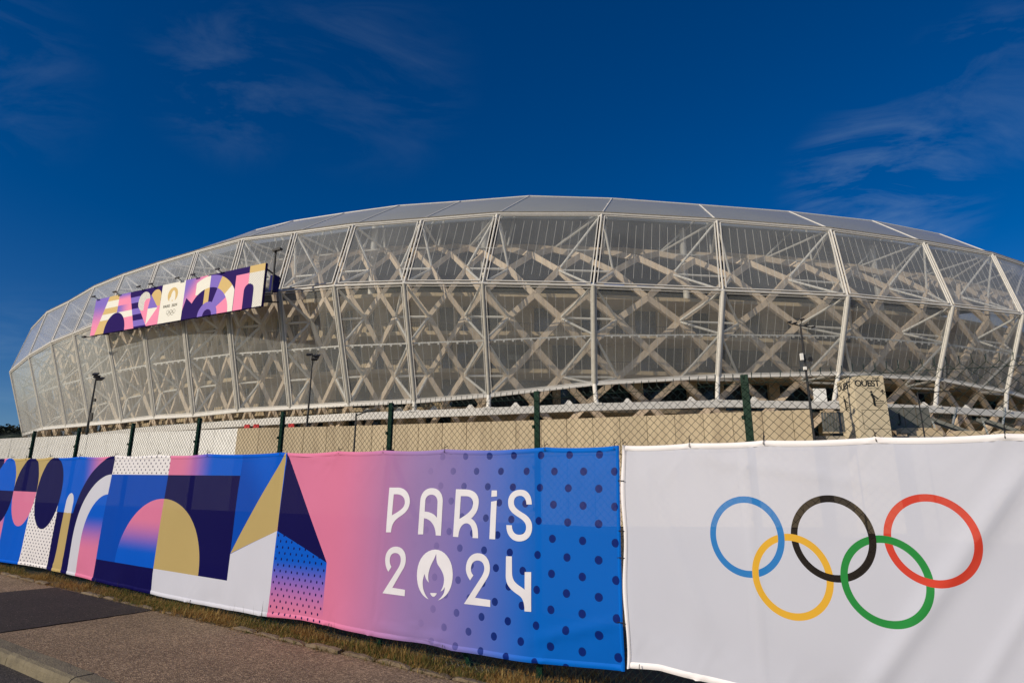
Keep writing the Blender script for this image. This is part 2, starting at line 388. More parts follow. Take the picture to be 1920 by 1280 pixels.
while s < 2.0:
    l = random.uniform(.32, .5); j = random.uniform(-.006, .01); t = random.uniform(-.012, .012); w = random.uniform(.045, .06); o0 = .255 + random.uniform(-.01, .01)
    if random.random() < .88:
        b = MB(); ns = 6; vs = []
        for k in range(ns):
            ss = s + (l - .02) * k / (ns - 1); e = .012 if k in (0, ns - 1) else 0
            q = lambda a: random.uniform(-a, a)
            vs += [L3(ss, o0 - w / 2 + q(.006), -.03), L3(ss, o0 - w / 2 + .004 + q(.006), .022 + j + t * k / 5 - e + q(.004)), L3(ss, o0 + w / 2 - .008 + q(.006), .020 + j + t * k / 5 - e + q(.004)), L3(ss, o0 + w / 2 + q(.008), .004)]
        b.add(vs, [(k * 4 + i, k * 4 + (i + 1) % 4, k * 4 + 4 + (i + 1) % 4, k * 4 + 4 + i) for k in range(ns - 1) for i in range(4)] + [(3, 2, 1, 0), (ns * 4 - 4, ns * 4 - 3, ns * 4 - 2, ns * 4 - 1)])
        b.build('edging_stone', M_stone, ed)
    s += l

# ------------------------------------------------------------ far hill
M_hill = mat('dark_woodland', (.022, .032, .026), .95, var=.5, scale=.08)
b = MB(); n = 60
for i in range(n + 1):
    for j in range(13):
        x = -560 + 330 * i / n; d = j / 12; y = 390 + 200 * d
        t = (x + 318) / 42
        prof = 61 if x < -318 else 61 - 13 * min(1, (x + 318) / 24) ** 1.3 - max(0, (x + 294)) * .5
        h = prof * math.sin(min(1, d * 2.2 + .02) * PI / 2) if d < .5 else prof * (1 - (d - .5) * .4)
        h += 3.2 * noise.noise(Vector((x * .07, y * .07, 1))) + 1.6 * noise.noise(Vector((x * .3, y * .3, 4)))
        b.v.append(Vector((x, y, max(h, -2))))
b.f = [(i * 13 + j, (i + 1) * 13 + j, (i + 1) * 13 + j + 1, i * 13 + j + 1) for i in range(n) for j in range(12)]; b.mi = [0] * len(b.f)
hill = b.build('hill', M_hill, kind='structure')
b = MB()
for k in range(700):
    x = random.uniform(-380, -285); d = random.uniform(.3, .52); y = 390 + 200 * d
    prof = 61 if x < -318 else 61 - 13 * min(1, (x + 318) / 24) ** 1.3 - max(0, (x + 294)) * .5
    c = Vector((x, y, prof + random.uniform(-3, .5))); r = random.uniform(.8, 2.6)
    vs = []; 
    for q in range(14):
        u = random.uniform(-1, 1); th = random.uniform(0, 2 * PI); w = math.sqrt(1 - u * u); p = c + Vector((w * math.cos(th), w * math.sin(th), u)) * r
        e = Vector((random.uniform(-1, 1), random.uniform(-1, 1), random.uniform(-1, 1))).normalized() * r * .5; f = e.cross(Vector((.3, .5, .8))).normalized() * r * .4
        b.add([p - e, p + f, p + e, p - f], [(0, 1, 2, 3)])
tag(b.build('woodland', M_hill, kind='stuff'), 'dark distant trees covering the hill at the far left', 'woodland')

# ------------------------------------------------------------ stadium
up1 = Vector((0, 0, EYE.z))
MID = [(-90.6, 113.0), (-78.8, 101.4), (-69.3, 93.0), (-62.6, 88.0), (-54.3, 81.7), (-47.0, 77.4), (-40.2, 74.0), (-33.7, 71.6), (-27.0, 70.1), (-20.1, 68.3), (-12.1, 67.5), (-3.3, 67.5), (9.2, 68.2), (24.4, 69.9), (39.8, 71.8), (54.7, 75.6), (66.1, 79.1)]
TOP = [(-93.9, 120.1, 35.0), (-83.4, 109.5, 35.0), (-75.1, 103.0, 34.8), (-66.1, 95.6, 34.8), (-57.3, 88.6, 34.1), (-49.5, 83.6, 33.9), (-42.0, 79.4, 33.9), (-34.7, 76.1, 34.2), (-27.3, 74.3, 34.3), (-19.6, 72.5, 34.5), (-11.1, 71.9, 34.9), (-1.8, 71.5, 35.5), (11.1, 72.3, 35.9), (25.9, 74.1, 35.9), (41.3, 76.3, 35.7), (55.7, 80.1, 35.6), (67.7, 83.9, 35.5)]
BOT = [(-87.1, 114.5, 13.7), (-75.0, 102.6, 13.3), (-65.9, 94.7, 12.6), (-59.5, 90.1, 12.3), (-51.1, 83.8, 11.8), (-44.9, 80.2, 11.8), (-38.5, 77.1, 11.6), (-32.2, 74.8, 11.8), (-25.6, 73.4, 11.9), (-18.4, 71.6, 12.0), (-10.9, 70.9, 12.2), (-2.6, 71.0, 12.9), (9.4, 71.7, 14.4), (24.1, 73.4, 15.6), (39.2, 75.2, 16.3), (53.5, 78.9, 16.4), (64.6, 82.4, 15.5)]
CREST = {6: (-39.9, 91.8, 42.8), 7: (-32.9, 88.2, 42.6), 8: (-24.7, 86.0, 42.8), 9: (-16.3, 84.2, 43.1), 10: (-7.4, 83.7, 43.5), 11: (2.5, 83.6, 44.3), 12: (14.6, 84.7, 44.5), 13: (27.9, 86.5, 44.4), 14: (42.1, 88.7, 44.4), 15: (57.0, 92.7, 44.8), 16: (70.5, 97.2, 44.6)}
REST = [(77, 84), (90, 91), (103, 101), (115, 113), (125, 127), (133, 144), (137, 164), (136, 186), (128, 207), (114, 226), (96, 240), (74, 250), (50, 257), (26, 261), (0, 262), (-26, 260), (-48, 256), (-68, 249), (-86, 238), (-100, 224), (-110, 206), (-114, 186), (-113, 166), (-107, 146), (-99.5, 128)]
NV = len(MID)
mid2 = [Vector((x, y, 0)) for x, y in MID + REST]; NN = len(mid2)
def nrm(i):
    a = mid2[(i + 1) % NN] - mid2[(i - 1) % NN]; return Vector((-a.y, a.x, 0)).normalized()
def inset(i, d, z): return mid2[i % NN] + nrm(i % NN) * d + Vector((0, 0, z)) + up1
ringM = [inset(i, 0, 25) for i in range(NN)]
ringT = [Vector(TOP[i]) + up1 if i < NV else inset(i, 4, 35.3) for i in range(NN)]
ringB = [Vector(BOT[i]) + up1 if i < NV else inset(i, 3.5, 14) for i in range(NN)]
ringC = [Vector(CREST[i]) + up1 if i in CREST else (ringT[i] + nrm(i) * 12 + Vector((0, 0, 8.2))) for i in range(NN)]
ringR = [ringC[i] + nrm(i) * (20 if True else 0) + Vector((0, 0, 3)) for i in range(NN)]
ctr = sum(mid2, Vector()) / NN
stadium = empty('stadium', (20, 150, 8), 'oval stadium wrapped in translucent foil panels over a timber lattice', 'stadium')

def skin(name, a, b, c, d, m, bulge=.25, n=5):
    """one foil cushion between corners a,b (lower) and d,c (upper)"""
    mb = MB(); nn = ((b - a).cross(d - a)).normalized()
    for i in range(n + 1):
        for j in range(n + 1):
            u = i / n; v = j / n; p = (a * (1 - u) + b * u) * (1 - v) + (d * (1 - u) + c * u) * v
            mb.v.append(p + nn * bulge * 16 * u * (1 - u) * v * (1 - v))
    mb.f = [(i * (n + 1) + j, (i + 1) * (n + 1) + j, (i + 1) * (n + 1) + j + 1, i * (n + 1) + j + 1) for i in range(n) for j in range(n)]; mb.mi = [0] * len(mb.f); mb.smooth = True
    return mb.build(name, m, stadium)
def shrink(q, d):
    """quad corners moved d metres inwards"""
    a, b, c, e = q; r = []
    for p, x, y in ((a, b, e), (b, a, c), (c, b, e), (e, a, c)):
        r.append(p + (x - p).normalized() * d + (y - p).normalized() * d)
    return r
vis = lambda i: i < NV + 1 or i >= NN - 1
for i in range(NN):
    j = (i + 1) % NN
    lo = [ringB[i], ringB[j], ringM[j], ringM[i]]; hi = [ringM[i], ringM[j], ringT[j], ringT[i]]; rf = [ringT[i], ringT[j], ringC[j], ringC[i]]
    skin('skin_panel', *shrink(lo, .28), M_film_lo, .15); skin('skin_panel', *shrink(hi, .34), M_film_up, .15); skin('roof_panel', *shrink(rf, .12), M_film_rf, .3)
    b = MB(); b.add([ringC[i], ringC[j], ringR[j], ringR[i]], [(0, 1, 2, 3)]); b.build('roof_panel', M_film_rf, stadium)
    on = (hi[1] - hi[0]).cross(hi[3] - hi[0]).normalized() * -1; ol = (lo[1] - lo[0]).cross(lo[3] - lo[0]).normalized() * -1
    if on.dot(nrm(i)) > 0: on = -on
    if ol.dot(nrm(i)) > 0: ol = -ol
    if vis(i):
        for q, o_, w, inn in ((hi, on, .11, .38), (lo, ol, .08, .30)):
            r = shrink(q, inn); b = MB()
            for k in range(4): b.bar(r[k] + o_ * .05, r[(k + 1) % 4] + o_ * .05, w, .16, o_)
            b.build('panel_frame', M_steel, stadium)
        # fine upright seams of the cushions
        b = MB(); nb = max(7, min(14, round((ringM[j] - ringM[i]).length / 1.05)))
        for q, o_, t0, t1 in ((hi, on, .05, .93), (lo, ol, .05, .93)):
            r = shrink(q, inn if False else .5)
            for k in range(1, nb):
                u = k / nb; p = r[0].lerp(r[1], u); p2 = r[3].lerp(r[2], u); a0 = t0 + random.uniform(0, .05); a1 = t1 - random.choice((0, 0, 0, random.uniform(0, .2)))
                if q is lo: b.tube(p.lerp(p2, a0), p.lerp(p2, a1), .018, 4, caps=False)
                else: b.tube(p.lerp(p2, a0), p.lerp(p2, a1), .020, 4, caps=False)
        b.build('seam', M_steel, stadium, kind='stuff')
    member('ring_tube', 'tube', ringT[i], ringT[j], .15, .15, M_steel, stadium)
    member('ring_tube', 'tube', ringM[i], ringM[j], .16, .16, M_steel, stadium)
    member('ring_tube', 'box', ringB[i], ringB[j], .35, .38, M_steel, stadium)
    member('mullion', 'tube', ringM[i], ringT[i], .12, .12, M_steel, stadium)
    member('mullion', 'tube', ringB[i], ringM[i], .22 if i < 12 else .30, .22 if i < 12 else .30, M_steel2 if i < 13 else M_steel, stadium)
    member('roof_rib', 'tube', ringT[i], ringC[i], .12, .12, M_steel, stadium)
    b = MB(); b.add([ringT[i] + Vector((0, 0, .28)) - nrm(i) * .1, ringT[j] + Vector((0, 0, .28)) - nrm(j) * .1, ringT[j] + Vector((0, 0, .05)) + nrm(j) * .8, ringT[i] + Vector((0, 0, .05)) + nrm(i) * .8], [(0, 1, 2, 3)])
    b.build('gutter', M_steel, stadium)
member('ring_tube', 'tube', ringC[0], ringC[1], .1, .1, M_steel, stadium)
for i in range(NN): member('roof_edge', 'tube', ringC[i], ringC[(i + 1) % NN], .12, .12, M_steel, stadium)

# timber lattice behind the skin
ROWS = [(5.5, 7.0), (9.2, 6.4), (12.4, 5.9), (15.6, 5.4), (18.9, 4.9), (22.5, 4.5), (25.3, 4.4), (28.9, 5.4), (31.6, 7.2), (33.6, 10.0), (35.4, 13.5), (37.0, 17.5), (38.3, 22)]
def lat(k, r):
    """k counts quarter bays, r the row"""
    z, d = ROWS[r]; i = k // 4; f = (k % 4) / 4
    return inset(i, d, z).lerp(inset(i + 1, d, z), f)
beams = []
for r in range(len(ROWS) - 1):
    for k in range(-8, (NV + 2) * 4):
        if (k + r) % 2 == 0:      # nodes: odd rows hold odd k
            for dk in (-1, 1):
                p, q = lat(k % (4 * NN), r), lat((k + dk) % (4 * NN), r + 1)
                bl = (mid2[(k // 4) % NN] - mid2[(k // 4 + 1) % NN]).length; beams.append((((p + q) / 2 - EYE).length, r, p, q, .5, max(.46, min(.74, .46 + (bl - 7) * .047))))
def lattice_split(items, name, kind, w, d, m):
    items.sort(key=lambda t: t[0])
    for it in items[:299]: member(name, kind, it[2], it[3], it[4] if len(it) > 4 else w, it[5] if len(it) > 5 else d, m, stadium)
    b = MB()
    for it in items[299:]:
        if kind == 'box': b.bar(it[2], it[3], it[4], it[5])
        else: b.tube(it[2], it[3], w, 6)
    if b.v: b.build(name + '_row', m, stadium, kind='stuff')
lattice_split(beams, 'lattice_beam', 'box', .55, .72, M_wood)
tubes = []
for i in list(range(0, NV + 2)) + [NN - 1]:
    Bp, Mp, Tp, Cp = ringB[i], ringM[i], ringT[i], ringC[i]; Q = Bp.lerp(Mp, .5)
    for r, anch in ((3, (Bp, Q)), (5, (Q, Mp)), (7, (Mp, Tp)), (9, (Tp, Tp.lerp(Cp, .6)))):
        a, c = lat((4 * i - 1) % (4 * NN), r), lat((4 * i + 1) % (4 * NN), r)
        tubes.append(((a - EYE).length - 30, r, a, c, .15, .15))
        for p in (a, c):
            for q in anch: tubes.append(((p - EYE).length, r, p, q, .15, .15))
    j = (i + 1) % NN
tubes = [t for t in tubes if (t[2] - t[3]).length > .1]
lattice_split(tubes, 'brace_tube', 'tube', .15, .15, M_steel)
# rail at half height of the lower skin, with small cleats
for i in range(0, NV + 1):
    a = ringB[i].lerp(ringM[i], .5); c = ringB[i + 1].lerp(ringM[i + 1], .5); b = MB(); ins = nrm(i) * .35
    b.bar(a + ins, c + ins, .1, .16); n = max(6, round((c - a).length / 1.05))
    for k in range(1, n): p = a.lerp(c, k / n) + ins; b.bar(p - Vector((0, 0, .28)), p + Vector((0, 0, .0)), .16, .2)
    b.build('mid_rail', M_steel, stadium)

# bowl inside: slabs, walls, openings, railings
def off(k, d, z): return inset(k // 4, d, z).lerp(inset(k // 4 + 1, d, z), (k % 4) / 4)
FL = [(6.8, 11.9), (12.4, 16.6), (17.1, 21.3), (21.8, 26.3)]
rng = random.Random(11)
wall_state = {}
for fz, (z0, z1) in enumerate(FL):
    for i in range(-1, NV + 2):
        ii = i % NN
        # slab edge per bay
        b = MB(); a, c = inset(ii, 8.0, z1), inset(ii + 1, 8.0, z1); a2, c2 = inset(ii, 12.6, z1), inset(ii + 1, 12.6, z1); h = Vector((0, 0, .48))
        b.add([a, c, c2, a2, a + h, c + h, c2 + h, a2 + h], [(0, 1, 2, 3), (7, 6, 5, 4), (0, 4, 5, 1), (1, 5, 6, 2), (2, 6, 7, 3), (3, 7, 4, 0)])
        b.build('floor_slab', M_conc2, stadium)
        for k in range(4):
            kk = 4 * ii + k; r_ = rng.random(); p, q = off(kk, 12, z0), off(kk + 1, 12, z0) if k < 3 else inset(ii + 1, 12, z0)
            full = Vector((0, 0, z1 - z0)); nv = nrm(ii)
            if r_ < .30:
                b = MB(); b.add([p, q, q + full, p + full, p + nv, q + nv, q + nv + full, p + nv + full], [(0, 1, 2, 3), (0, 4, 5, 1), (1, 5, 6, 2), (3, 7, 4, 0), (3, 2, 6, 7)])
                b.build('wall_panel', M_conc2, stadium)
            elif r_ < .68:
                w = rng.uniform(.15, .4); b = MB(); x = p.lerp(q, w)
                b.add([p, x, x + full, p + full, p + nv, x + nv, x + nv + full, p + nv + full], [(0, 1, 2, 3), (0, 4, 5, 1), (1, 5, 6, 2), (3, 7, 4, 0), (3, 2, 6, 7)]); b.build('wall_panel', M_conc2, stadium)
                b = MB(); y0 = nv * .5; b.add([x + y0, q + y0, q + y0 + full, x + y0 + full], [(0, 1, 2, 3)]); b.build('window', M_glass, stadium)
        # railing along the slab edge
        if fz:
            b = MB(); p, q = inset(ii, 8.15, z0 - .02), inset(ii + 1, 8.15, z0 - .02); n = max(8, int((q - p).length / .3))
            b.bar(p + Vector((0, 0, 1.1)), q + Vector((0, 0, 1.1)), .05, .05)
            for k in range(n): x = p.lerp(q, k / n); b.bar(x, x + Vector((0, 0, 1.1)), .03, .03)
            b.build('railing', M_black, stadium, kind='stuff')
# dark sheet added to blacken the heart of the bowl, and dark seating soffits
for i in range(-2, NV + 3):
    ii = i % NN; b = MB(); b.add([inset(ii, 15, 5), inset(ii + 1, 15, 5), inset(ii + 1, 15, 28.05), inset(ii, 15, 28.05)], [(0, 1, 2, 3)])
    b.add([inset(ii, 12.6, 26.8), inset(ii + 1, 12.6, 26.8), inset(ii + 1, 30, 36.5), inset(ii, 30, 36.5)], [(0, 1, 2, 3)]); b.build('underside_and_dark_back', M_dark, stadium)
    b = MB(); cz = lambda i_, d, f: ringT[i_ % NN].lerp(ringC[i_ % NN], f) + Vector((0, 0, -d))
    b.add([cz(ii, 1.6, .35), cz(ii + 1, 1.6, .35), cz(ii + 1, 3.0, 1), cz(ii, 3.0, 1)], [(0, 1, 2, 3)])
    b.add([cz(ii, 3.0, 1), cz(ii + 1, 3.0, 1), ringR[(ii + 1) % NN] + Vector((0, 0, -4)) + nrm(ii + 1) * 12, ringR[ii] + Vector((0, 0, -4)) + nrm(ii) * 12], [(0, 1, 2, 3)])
    b.build('added_dark_ceiling', M_soffit, stadium)  # ceiling sheet added under the roof to darken the view behind the foil
# columns with white drums seen high behind the glass of the front
for i in (9, 11, 13, 15):
    member('column', 'tube', inset(i, 10.5, 26.8), inset(i, 10.5, 37.5), .45, .45, M_steel, stadium)

# base beam, feet and lattice feet
BEAM = [(-80, 102, 10.6), (-60.5, 90.5, 10.5), (-44.5, 80.2, 10.35), (-31.5, 75.2, 10.4), (-18.0, 71.8, 10.65), (-3.2, 70.4, 11.0), (9.2, 70.6, 11.55), (24.0, 71.6, 12.1), (39.2, 73.3, 12.15), (53.3, 76.8, 12.15), (64.5, 80.5, 12.15), (76, 86, 12.1)]
BM = [Vector(p) + up1 for p in BEAM]
for p, q in zip(BM, BM[1:]): member('base_beam', 'box', p, q, .5, .8, M_steel, stadium)
def beam_at(x):
    for p, q in zip(BM, BM[1:]):
        if p.x <= x <= q.x: return p.lerp(q, (x - p.x) / (q.x - p.x))
    return BM[-1]
for i in range(10, NV):
    p = ringB[i]; q = beam_at(p.x - {13: .9, 14: 2.1, 15: 2.7, 16: 2.8}.get(i, 0)) + Vector((0, 0, .35)); member('foot_post', 'tube', q, p, .26, .26, M_steel, stadium)
    b = MB(); b.box(q, (.6, 0, 0), (0, .3, 0), (0, 0, .12)); b.build('foot_plate', M_steel, stadium)
for i in range(9, NV - 1):
    for f in (.25, .75):
        q = beam_at(ringB[i].lerp(ringB[i + 1], f).x) + Vector((0, .6, .3)); b = MB()
        b.add([q + Vector((-.7, 0, 0)), q + Vector((.7, 0, 0)), q + Vector((.12, .3, .75)), q + Vector((-.12, .3, .75)), q + Vector((-.7, .5, 0)), q + Vector((.7, .5, 0))], [(0, 1, 2, 3), (0, 4, 5, 1), (3, 2, 5, 4)])
        b.build('lattice_shoe', M_steel, stadium)

# terrace the stadium stands on
wl = [(-125, 95), (-48.8, 61.3), (-23, 53.8), (-14, 52.5), (1.6, 49.1), (16.4, 44.9), (20.6, 43.9)]
wall_line = [Vector((x, y, 0)) for x, y in wl]
b = MB(); b.add([Vector((x, y + .1, 7.7)) for x, y in wl + [(20.6, 320), (-125, 320)]], [tuple(range(9))]); b.build('terrace', M_deck, kind='structure')
b = MB(); b.add([Vector(p) for p in ((20.62, 45, 6.5), (200, 45, 6.5), (200, 320, 6.5), (20.62, 320, 6.5), (20.62, 45, -6), (200, 45, -6))], [(0, 1, 2, 3), (0, 4, 5, 1)]); b.build('lower_terrace', M_deck, kind='structure')

# ------------------------------------------------------------ terrace wall and hoarding
M_joint = mat('dark_joint', (.10, .085, .06), .9)
rw = empty('terrace_wall', (-2, 50, 0), 'beige concrete terrace wall of tall panels below the stadium', 'wall')
hd = empty('site_hoarding', (-40, 58, 0), 'white hoarding of plain panels left of the beige wall', 'hoarding')
def along(pts, step):
    P = [Vector((x, y, 0)) for x, y in pts]; L = [0]
    for p, q in zip(P, P[1:]): L.append(L[-1] + (q - p).length)
    n = int(L[-1] / step); r = []
    for k in range(n + 1):
        d = min(k * step, L[-1]); i = max(j for j in range(len(L)) if L[j] <= d + 1e-9); i = min(i, len(P) - 2)
        r.append(P[i].lerp(P[i + 1], (d - L[i]) / (L[i + 1] - L[i])))
    return r
W1 = along(wl[2:], 1.98)
b = MB()
for p, q in zip(W1, W1[1:] + [Vector((20.6, 43.9, 0))]):
    if (q - p).length < .3: continue
    X = (q - p).normalized(); Y = Vector((-X.y, X.x, 0)); w = (q - p).length
    m = MB(); jt = random.uniform(-.012, .012); c = (p + q) / 2 + Vector((0, 0, 5.2)) - Y * (.05 + jt)
    m.box(c + Vector((0, 0, 1.62)), X * (w / 2 - .014), Y * .06, (0, 0, 1.36)); m.build('wall_panel', M_conc, rw, bevel=.012)
    m = MB(); m.box(c + Vector((0, 0, -2.3)), X * (w / 2 - .014), Y * .06, (0, 0, 2.52)); m.build('wall_panel', M_conc, rw)
    b.box((p + q) / 2 + Vector((0, 0, 3.0)) + Y * .15, X * w / 2, Y * .1, (0, 0, 5.15))
b.build('wall_core', M_joint, rw)
W2 = along([wl[2], wl[1], wl[0]], 2.3)
for p, q in zip(W2, W2[1:22]):
    X = (q - p).normalized(); Y = Vector((-X.y, X.x, 0)); w = (q - p).length; m = MB()
    z1 = 8.18 if p.x > -60 else 8.18
    m.box((p + q) / 2 + Vector((0, 0, z1 / 2 + random.uniform(-.01, .015))) + Y * random.uniform(0, .02), X * (w / 2 - .012), Y * .03, (0, 0, z1 / 2)); m.build('hoarding_panel', M_hoard, hd)

# ------------------------------------------------------------ small things on the terrace
def text_mesh(txt, size, origin, X, Z, m, parent, name, bold=0.0, spacing=1.0):
    cu = bpy.data.curves.new('t', 'FONT'); cu.body = txt; cu.size = size; cu.offset = bold; cu.space_character = spacing; cu.extrude = .004
    o = bpy.data.objects.new('t', cu); COL.objects.link(o)
    dg = bpy.context.evaluated_depsgraph_get(); me = bpy.data.meshes.new_from_object(o.evaluated_get(dg)); bpy.data.objects.remove(o)
    X = Vector(X).normalized(); Z = Vector(Z).normalized(); Y = Z.cross(X)
    for v in me.vertices: c = v.co; v.co = X * c.x + Z * c.y - Y * c.z
    me.materials.clear(); me.materials.append(m); r = bpy.data.objects.new(name, me); COL.objects.link(r); r.parent = parent; r.location = Vector(origin) - wloc(parent); return r
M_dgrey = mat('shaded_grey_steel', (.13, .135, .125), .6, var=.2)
M_pyl = mat('pale_smooth_concrete', (.60, .52, .37), .8, var=.08, scale=.9, dirt=(.45, .38, .27), dirt_amt=.4, stretch=(1, 1, .3))
M_ink = mat('black_lettering', (.02, .02, .02), .7); M_inkg = mat('faint_grey_lettering', (.27, .26, .22), .8)
tw = empty('entrance_pylon', (24, 44, 6), 'beige concrete entrance block lettered OUEST on two faces', 'sign block')
b = MB(); b.add([(23.33, 43, 0), (25.45, 43, 0), (25.45, 45.2, 0), (23.33, 45.2, 0), (23.33, 43, 10.39), (25.45, 43, 10.39), (25.45, 45.2, 10.39), (23.33, 45.2, 10.39)], [(0, 3, 2, 1), (0, 1, 5, 4), (1, 2, 6, 5), (2, 3, 7, 6), (3, 0, 4, 7), (4, 5, 6, 7)])
b.build('block', M_pyl, tw, bevel=.015)
b = MB()
for z in (8.02, 6.75): b.box((24.5, 42.996, z), (.86, 0, 0), (0, .006, 0), (0, 0, .012))
b.box((23.66, 42.996, 7.4), (.012, 0, 0), (0, .006, 0), (0, 0, .62)); b.build('panel_joint', M_joint, tw)
text_mesh('OUEST', .60, (23.41, 42.99, 9.66), (1, 0, 0), (0, 0, 1), M_ink, tw, 'lettering', .012, .90)
text_mesh('acc\u00e8s', .24, (24.66, 42.99, 10.14), (1, 0, 0), (0, 0, 1), M_ink, tw, 'lettering')
text_mesh('WEST ACCESS', .15, (24.22, 42.99, 9.46), (1, 0, 0), (0, 0, 1), M_inkg, tw, 'lettering')
text_mesh('OUEST', .62, (23.32, 45.15, 9.66), (0, -1, 0), (0, 0, 1), M_ink, tw, 'lettering', .012, .94)
text_mesh('acc\u00e8s', .24, (23.32, 45.1, 10.14), (0, -1, 0), (0, 0, 1), M_ink, tw, 'lettering')
def picto(o, X):
    X = Vector(X); o = Vector(o); Y = Vector((-X.y, X.x, 0)) ; b = MB(); Zz = Vector((0, 0, 1))
    def seg(a, c, w): b.bar(o + X * a[0] + Zz * a[1], o + X * c[0] + Zz * c[1], .012, w, Zz)
    b.tube(o + X * .06 + Zz * 1.02 - Y * .006, o + X * .06 + Zz * 1.02 + Y * .006, .075, 12)
    seg((.05, .9), (.20, .45), .17); seg((.17, .5), (.20, .05), .10); seg((.10, .85), (.45, .5), .06); seg((.12, .45), (.14, .06), .08)
    for k in range(4): seg((.2, .02 + .12 * k), (.62 + .07 * k, .02 + .12 * k), .035)
    b.build('pictogram_person', M_ink, tw); b = MB()
    seg((.83, .85), (.83, 1.15), .05); seg((.70, 1.0), (.83, 1.17), .045); seg((.96, 1.0), (.83, 1.17), .045)
    b.build('pictogram_arrow', M_ink, tw)
picto((24.42, 42.99, 8.25), (1, 0, 0)); picto((23.32, 44.5, 8.15), (0, -1, 0))

gt = empty('service_gate', (21.4, 42.6, 6.2), 'pale slatted gate between the beige wall and the lettered block', 'gate')
for k in range(8):
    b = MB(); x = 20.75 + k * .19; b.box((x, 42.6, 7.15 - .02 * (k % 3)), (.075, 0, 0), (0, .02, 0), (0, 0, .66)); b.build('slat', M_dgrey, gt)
for z in (6.45, 7.85):
    b = MB(); b.box((21.4, 42.56, z), (.78, 0, 0), (0, .03, 0), (0, 0, .05)); b.build('rail', M_conc2, gt)
for k in range(9):
    pass
wb = MB(); wb.box((29.25, 60, 12.15), (.6, 0, 0), (0, .05, 0), (0, 0, .62)); tag(wb.build('notice_panel', M_hoard), 'small blank white panel above the base beam, left of the lettered block', 'panel')
jp = empty('gate_letter_panel', (29.3, 47, 6.5), 'grey panel marked J right of the lettered block', 'sign')
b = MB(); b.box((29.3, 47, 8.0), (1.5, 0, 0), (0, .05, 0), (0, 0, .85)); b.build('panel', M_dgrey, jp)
text_mesh('J', 1.0, (28.4, 46.93, 7.75), (1, 0, 0), (0, 0, 1), M_ink, jp, 'lettering', .02)
b = MB()
for x in (28.9, 29.8): b.box((x, 46.94, 8.0), (.015, 0, 0), (0, .01, 0), (0, 0, .83))
b.build('panel_joint', M_joint, jp)
jb = MB(); jb.box((29.4, 46.6, 7.05), (1.3, 0, 0), (0, .3, 0), (0, 0, .2)); tag(jb.build('bench_block', M_conc2, bevel=.02), 'pale low concrete block below the panel marked J', 'block')
# steel stringers of the outer stairs
for k, x in enumerate((34.1, 38.2, 42.3, 46.4)):
    st = empty('stair_support', (x, 52, 6.5), ('leftmost', 'second from the left', 'third from the left', 'rightmost')[k] + ' of the grey steel stair frames right of the lettered block', 'stair frame', 'steel stair frames under the base beam')
    for dy in (0, .5):
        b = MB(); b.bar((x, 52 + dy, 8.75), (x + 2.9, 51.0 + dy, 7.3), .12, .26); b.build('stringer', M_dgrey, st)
    b = MB(); b.bar((x + .1, 52, 8.7), (x + .35, 51.9, 7.0), .12, .12); b.build('strut', M_grey, st)
    b = MB(); b.bar((x + 1.6, 52, 7.9), (x + 3.4, 53.6, 9.9), .14, .14); b.build('strut', M_grey, st)
for k in range(5):
    x = 28.6 + 3.0 * k; b = MB(); b.add([(x, 46, 6.3), (x + 2.3, 46, 6.3), (x + 2.3, 46, 6.98), (x + .35, 46, 7.0), (x, 46, 6.8), (x, 46.5, 6.3), (x + 2.3, 46.5, 6.3), (x + 2.3, 46.5, 6.98), (x + .35, 46.5, 7.0), (x, 46.5, 6.8)],
      [(0, 1, 2, 3, 4), (9, 8, 7, 6, 5), (0, 5, 6, 1), (1, 6, 7, 2), (2, 7, 8, 3), (3, 8, 9, 4), (4, 9, 5, 0)])
    tag(b.build('kerb_block', M_conc, bevel=.02), ('beige coping block nearest the lettered block', 'beige coping block under the leftmost stair frame', 'beige coping block, third of the row right of the lettered block', 'beige coping block, fourth of the row right of the lettered block', 'beige coping block at the right edge of the picture')[k], 'block', 'beige coping blocks behind the white banner')
for k, (x, y) in enumerate(((-23.9, 57.6), (-23.0, 57.4), (-19.7, 57))):
    b = MB(); b.add([(x - .33, y, 7.7), (x + .33, y, 7.7), (x + .33, y + .3, 7.7), (x - .33, y + .3, 7.7), (x - .25, y + .08, 9.05), (x + .25, y + .08, 9.05), (x + .25, y + .22, 9.05), (x - .25, y + .22, 9.05)], [(0, 3, 2, 1), (0, 1, 5, 4), (1, 2, 6, 5), (2, 3, 7, 6), (3, 0, 4, 7), (4, 5, 6, 7)])
    tag(b.build('red_barrier', M_red, bevel=.03), ('red block peeping over the wall, leftmost of three', 'red block peeping over the wall, middle one of three', 'red block peeping over the wall, rightmost, beside the long lamp mast')[k], 'barrier', 'red blocks behind the wall top')

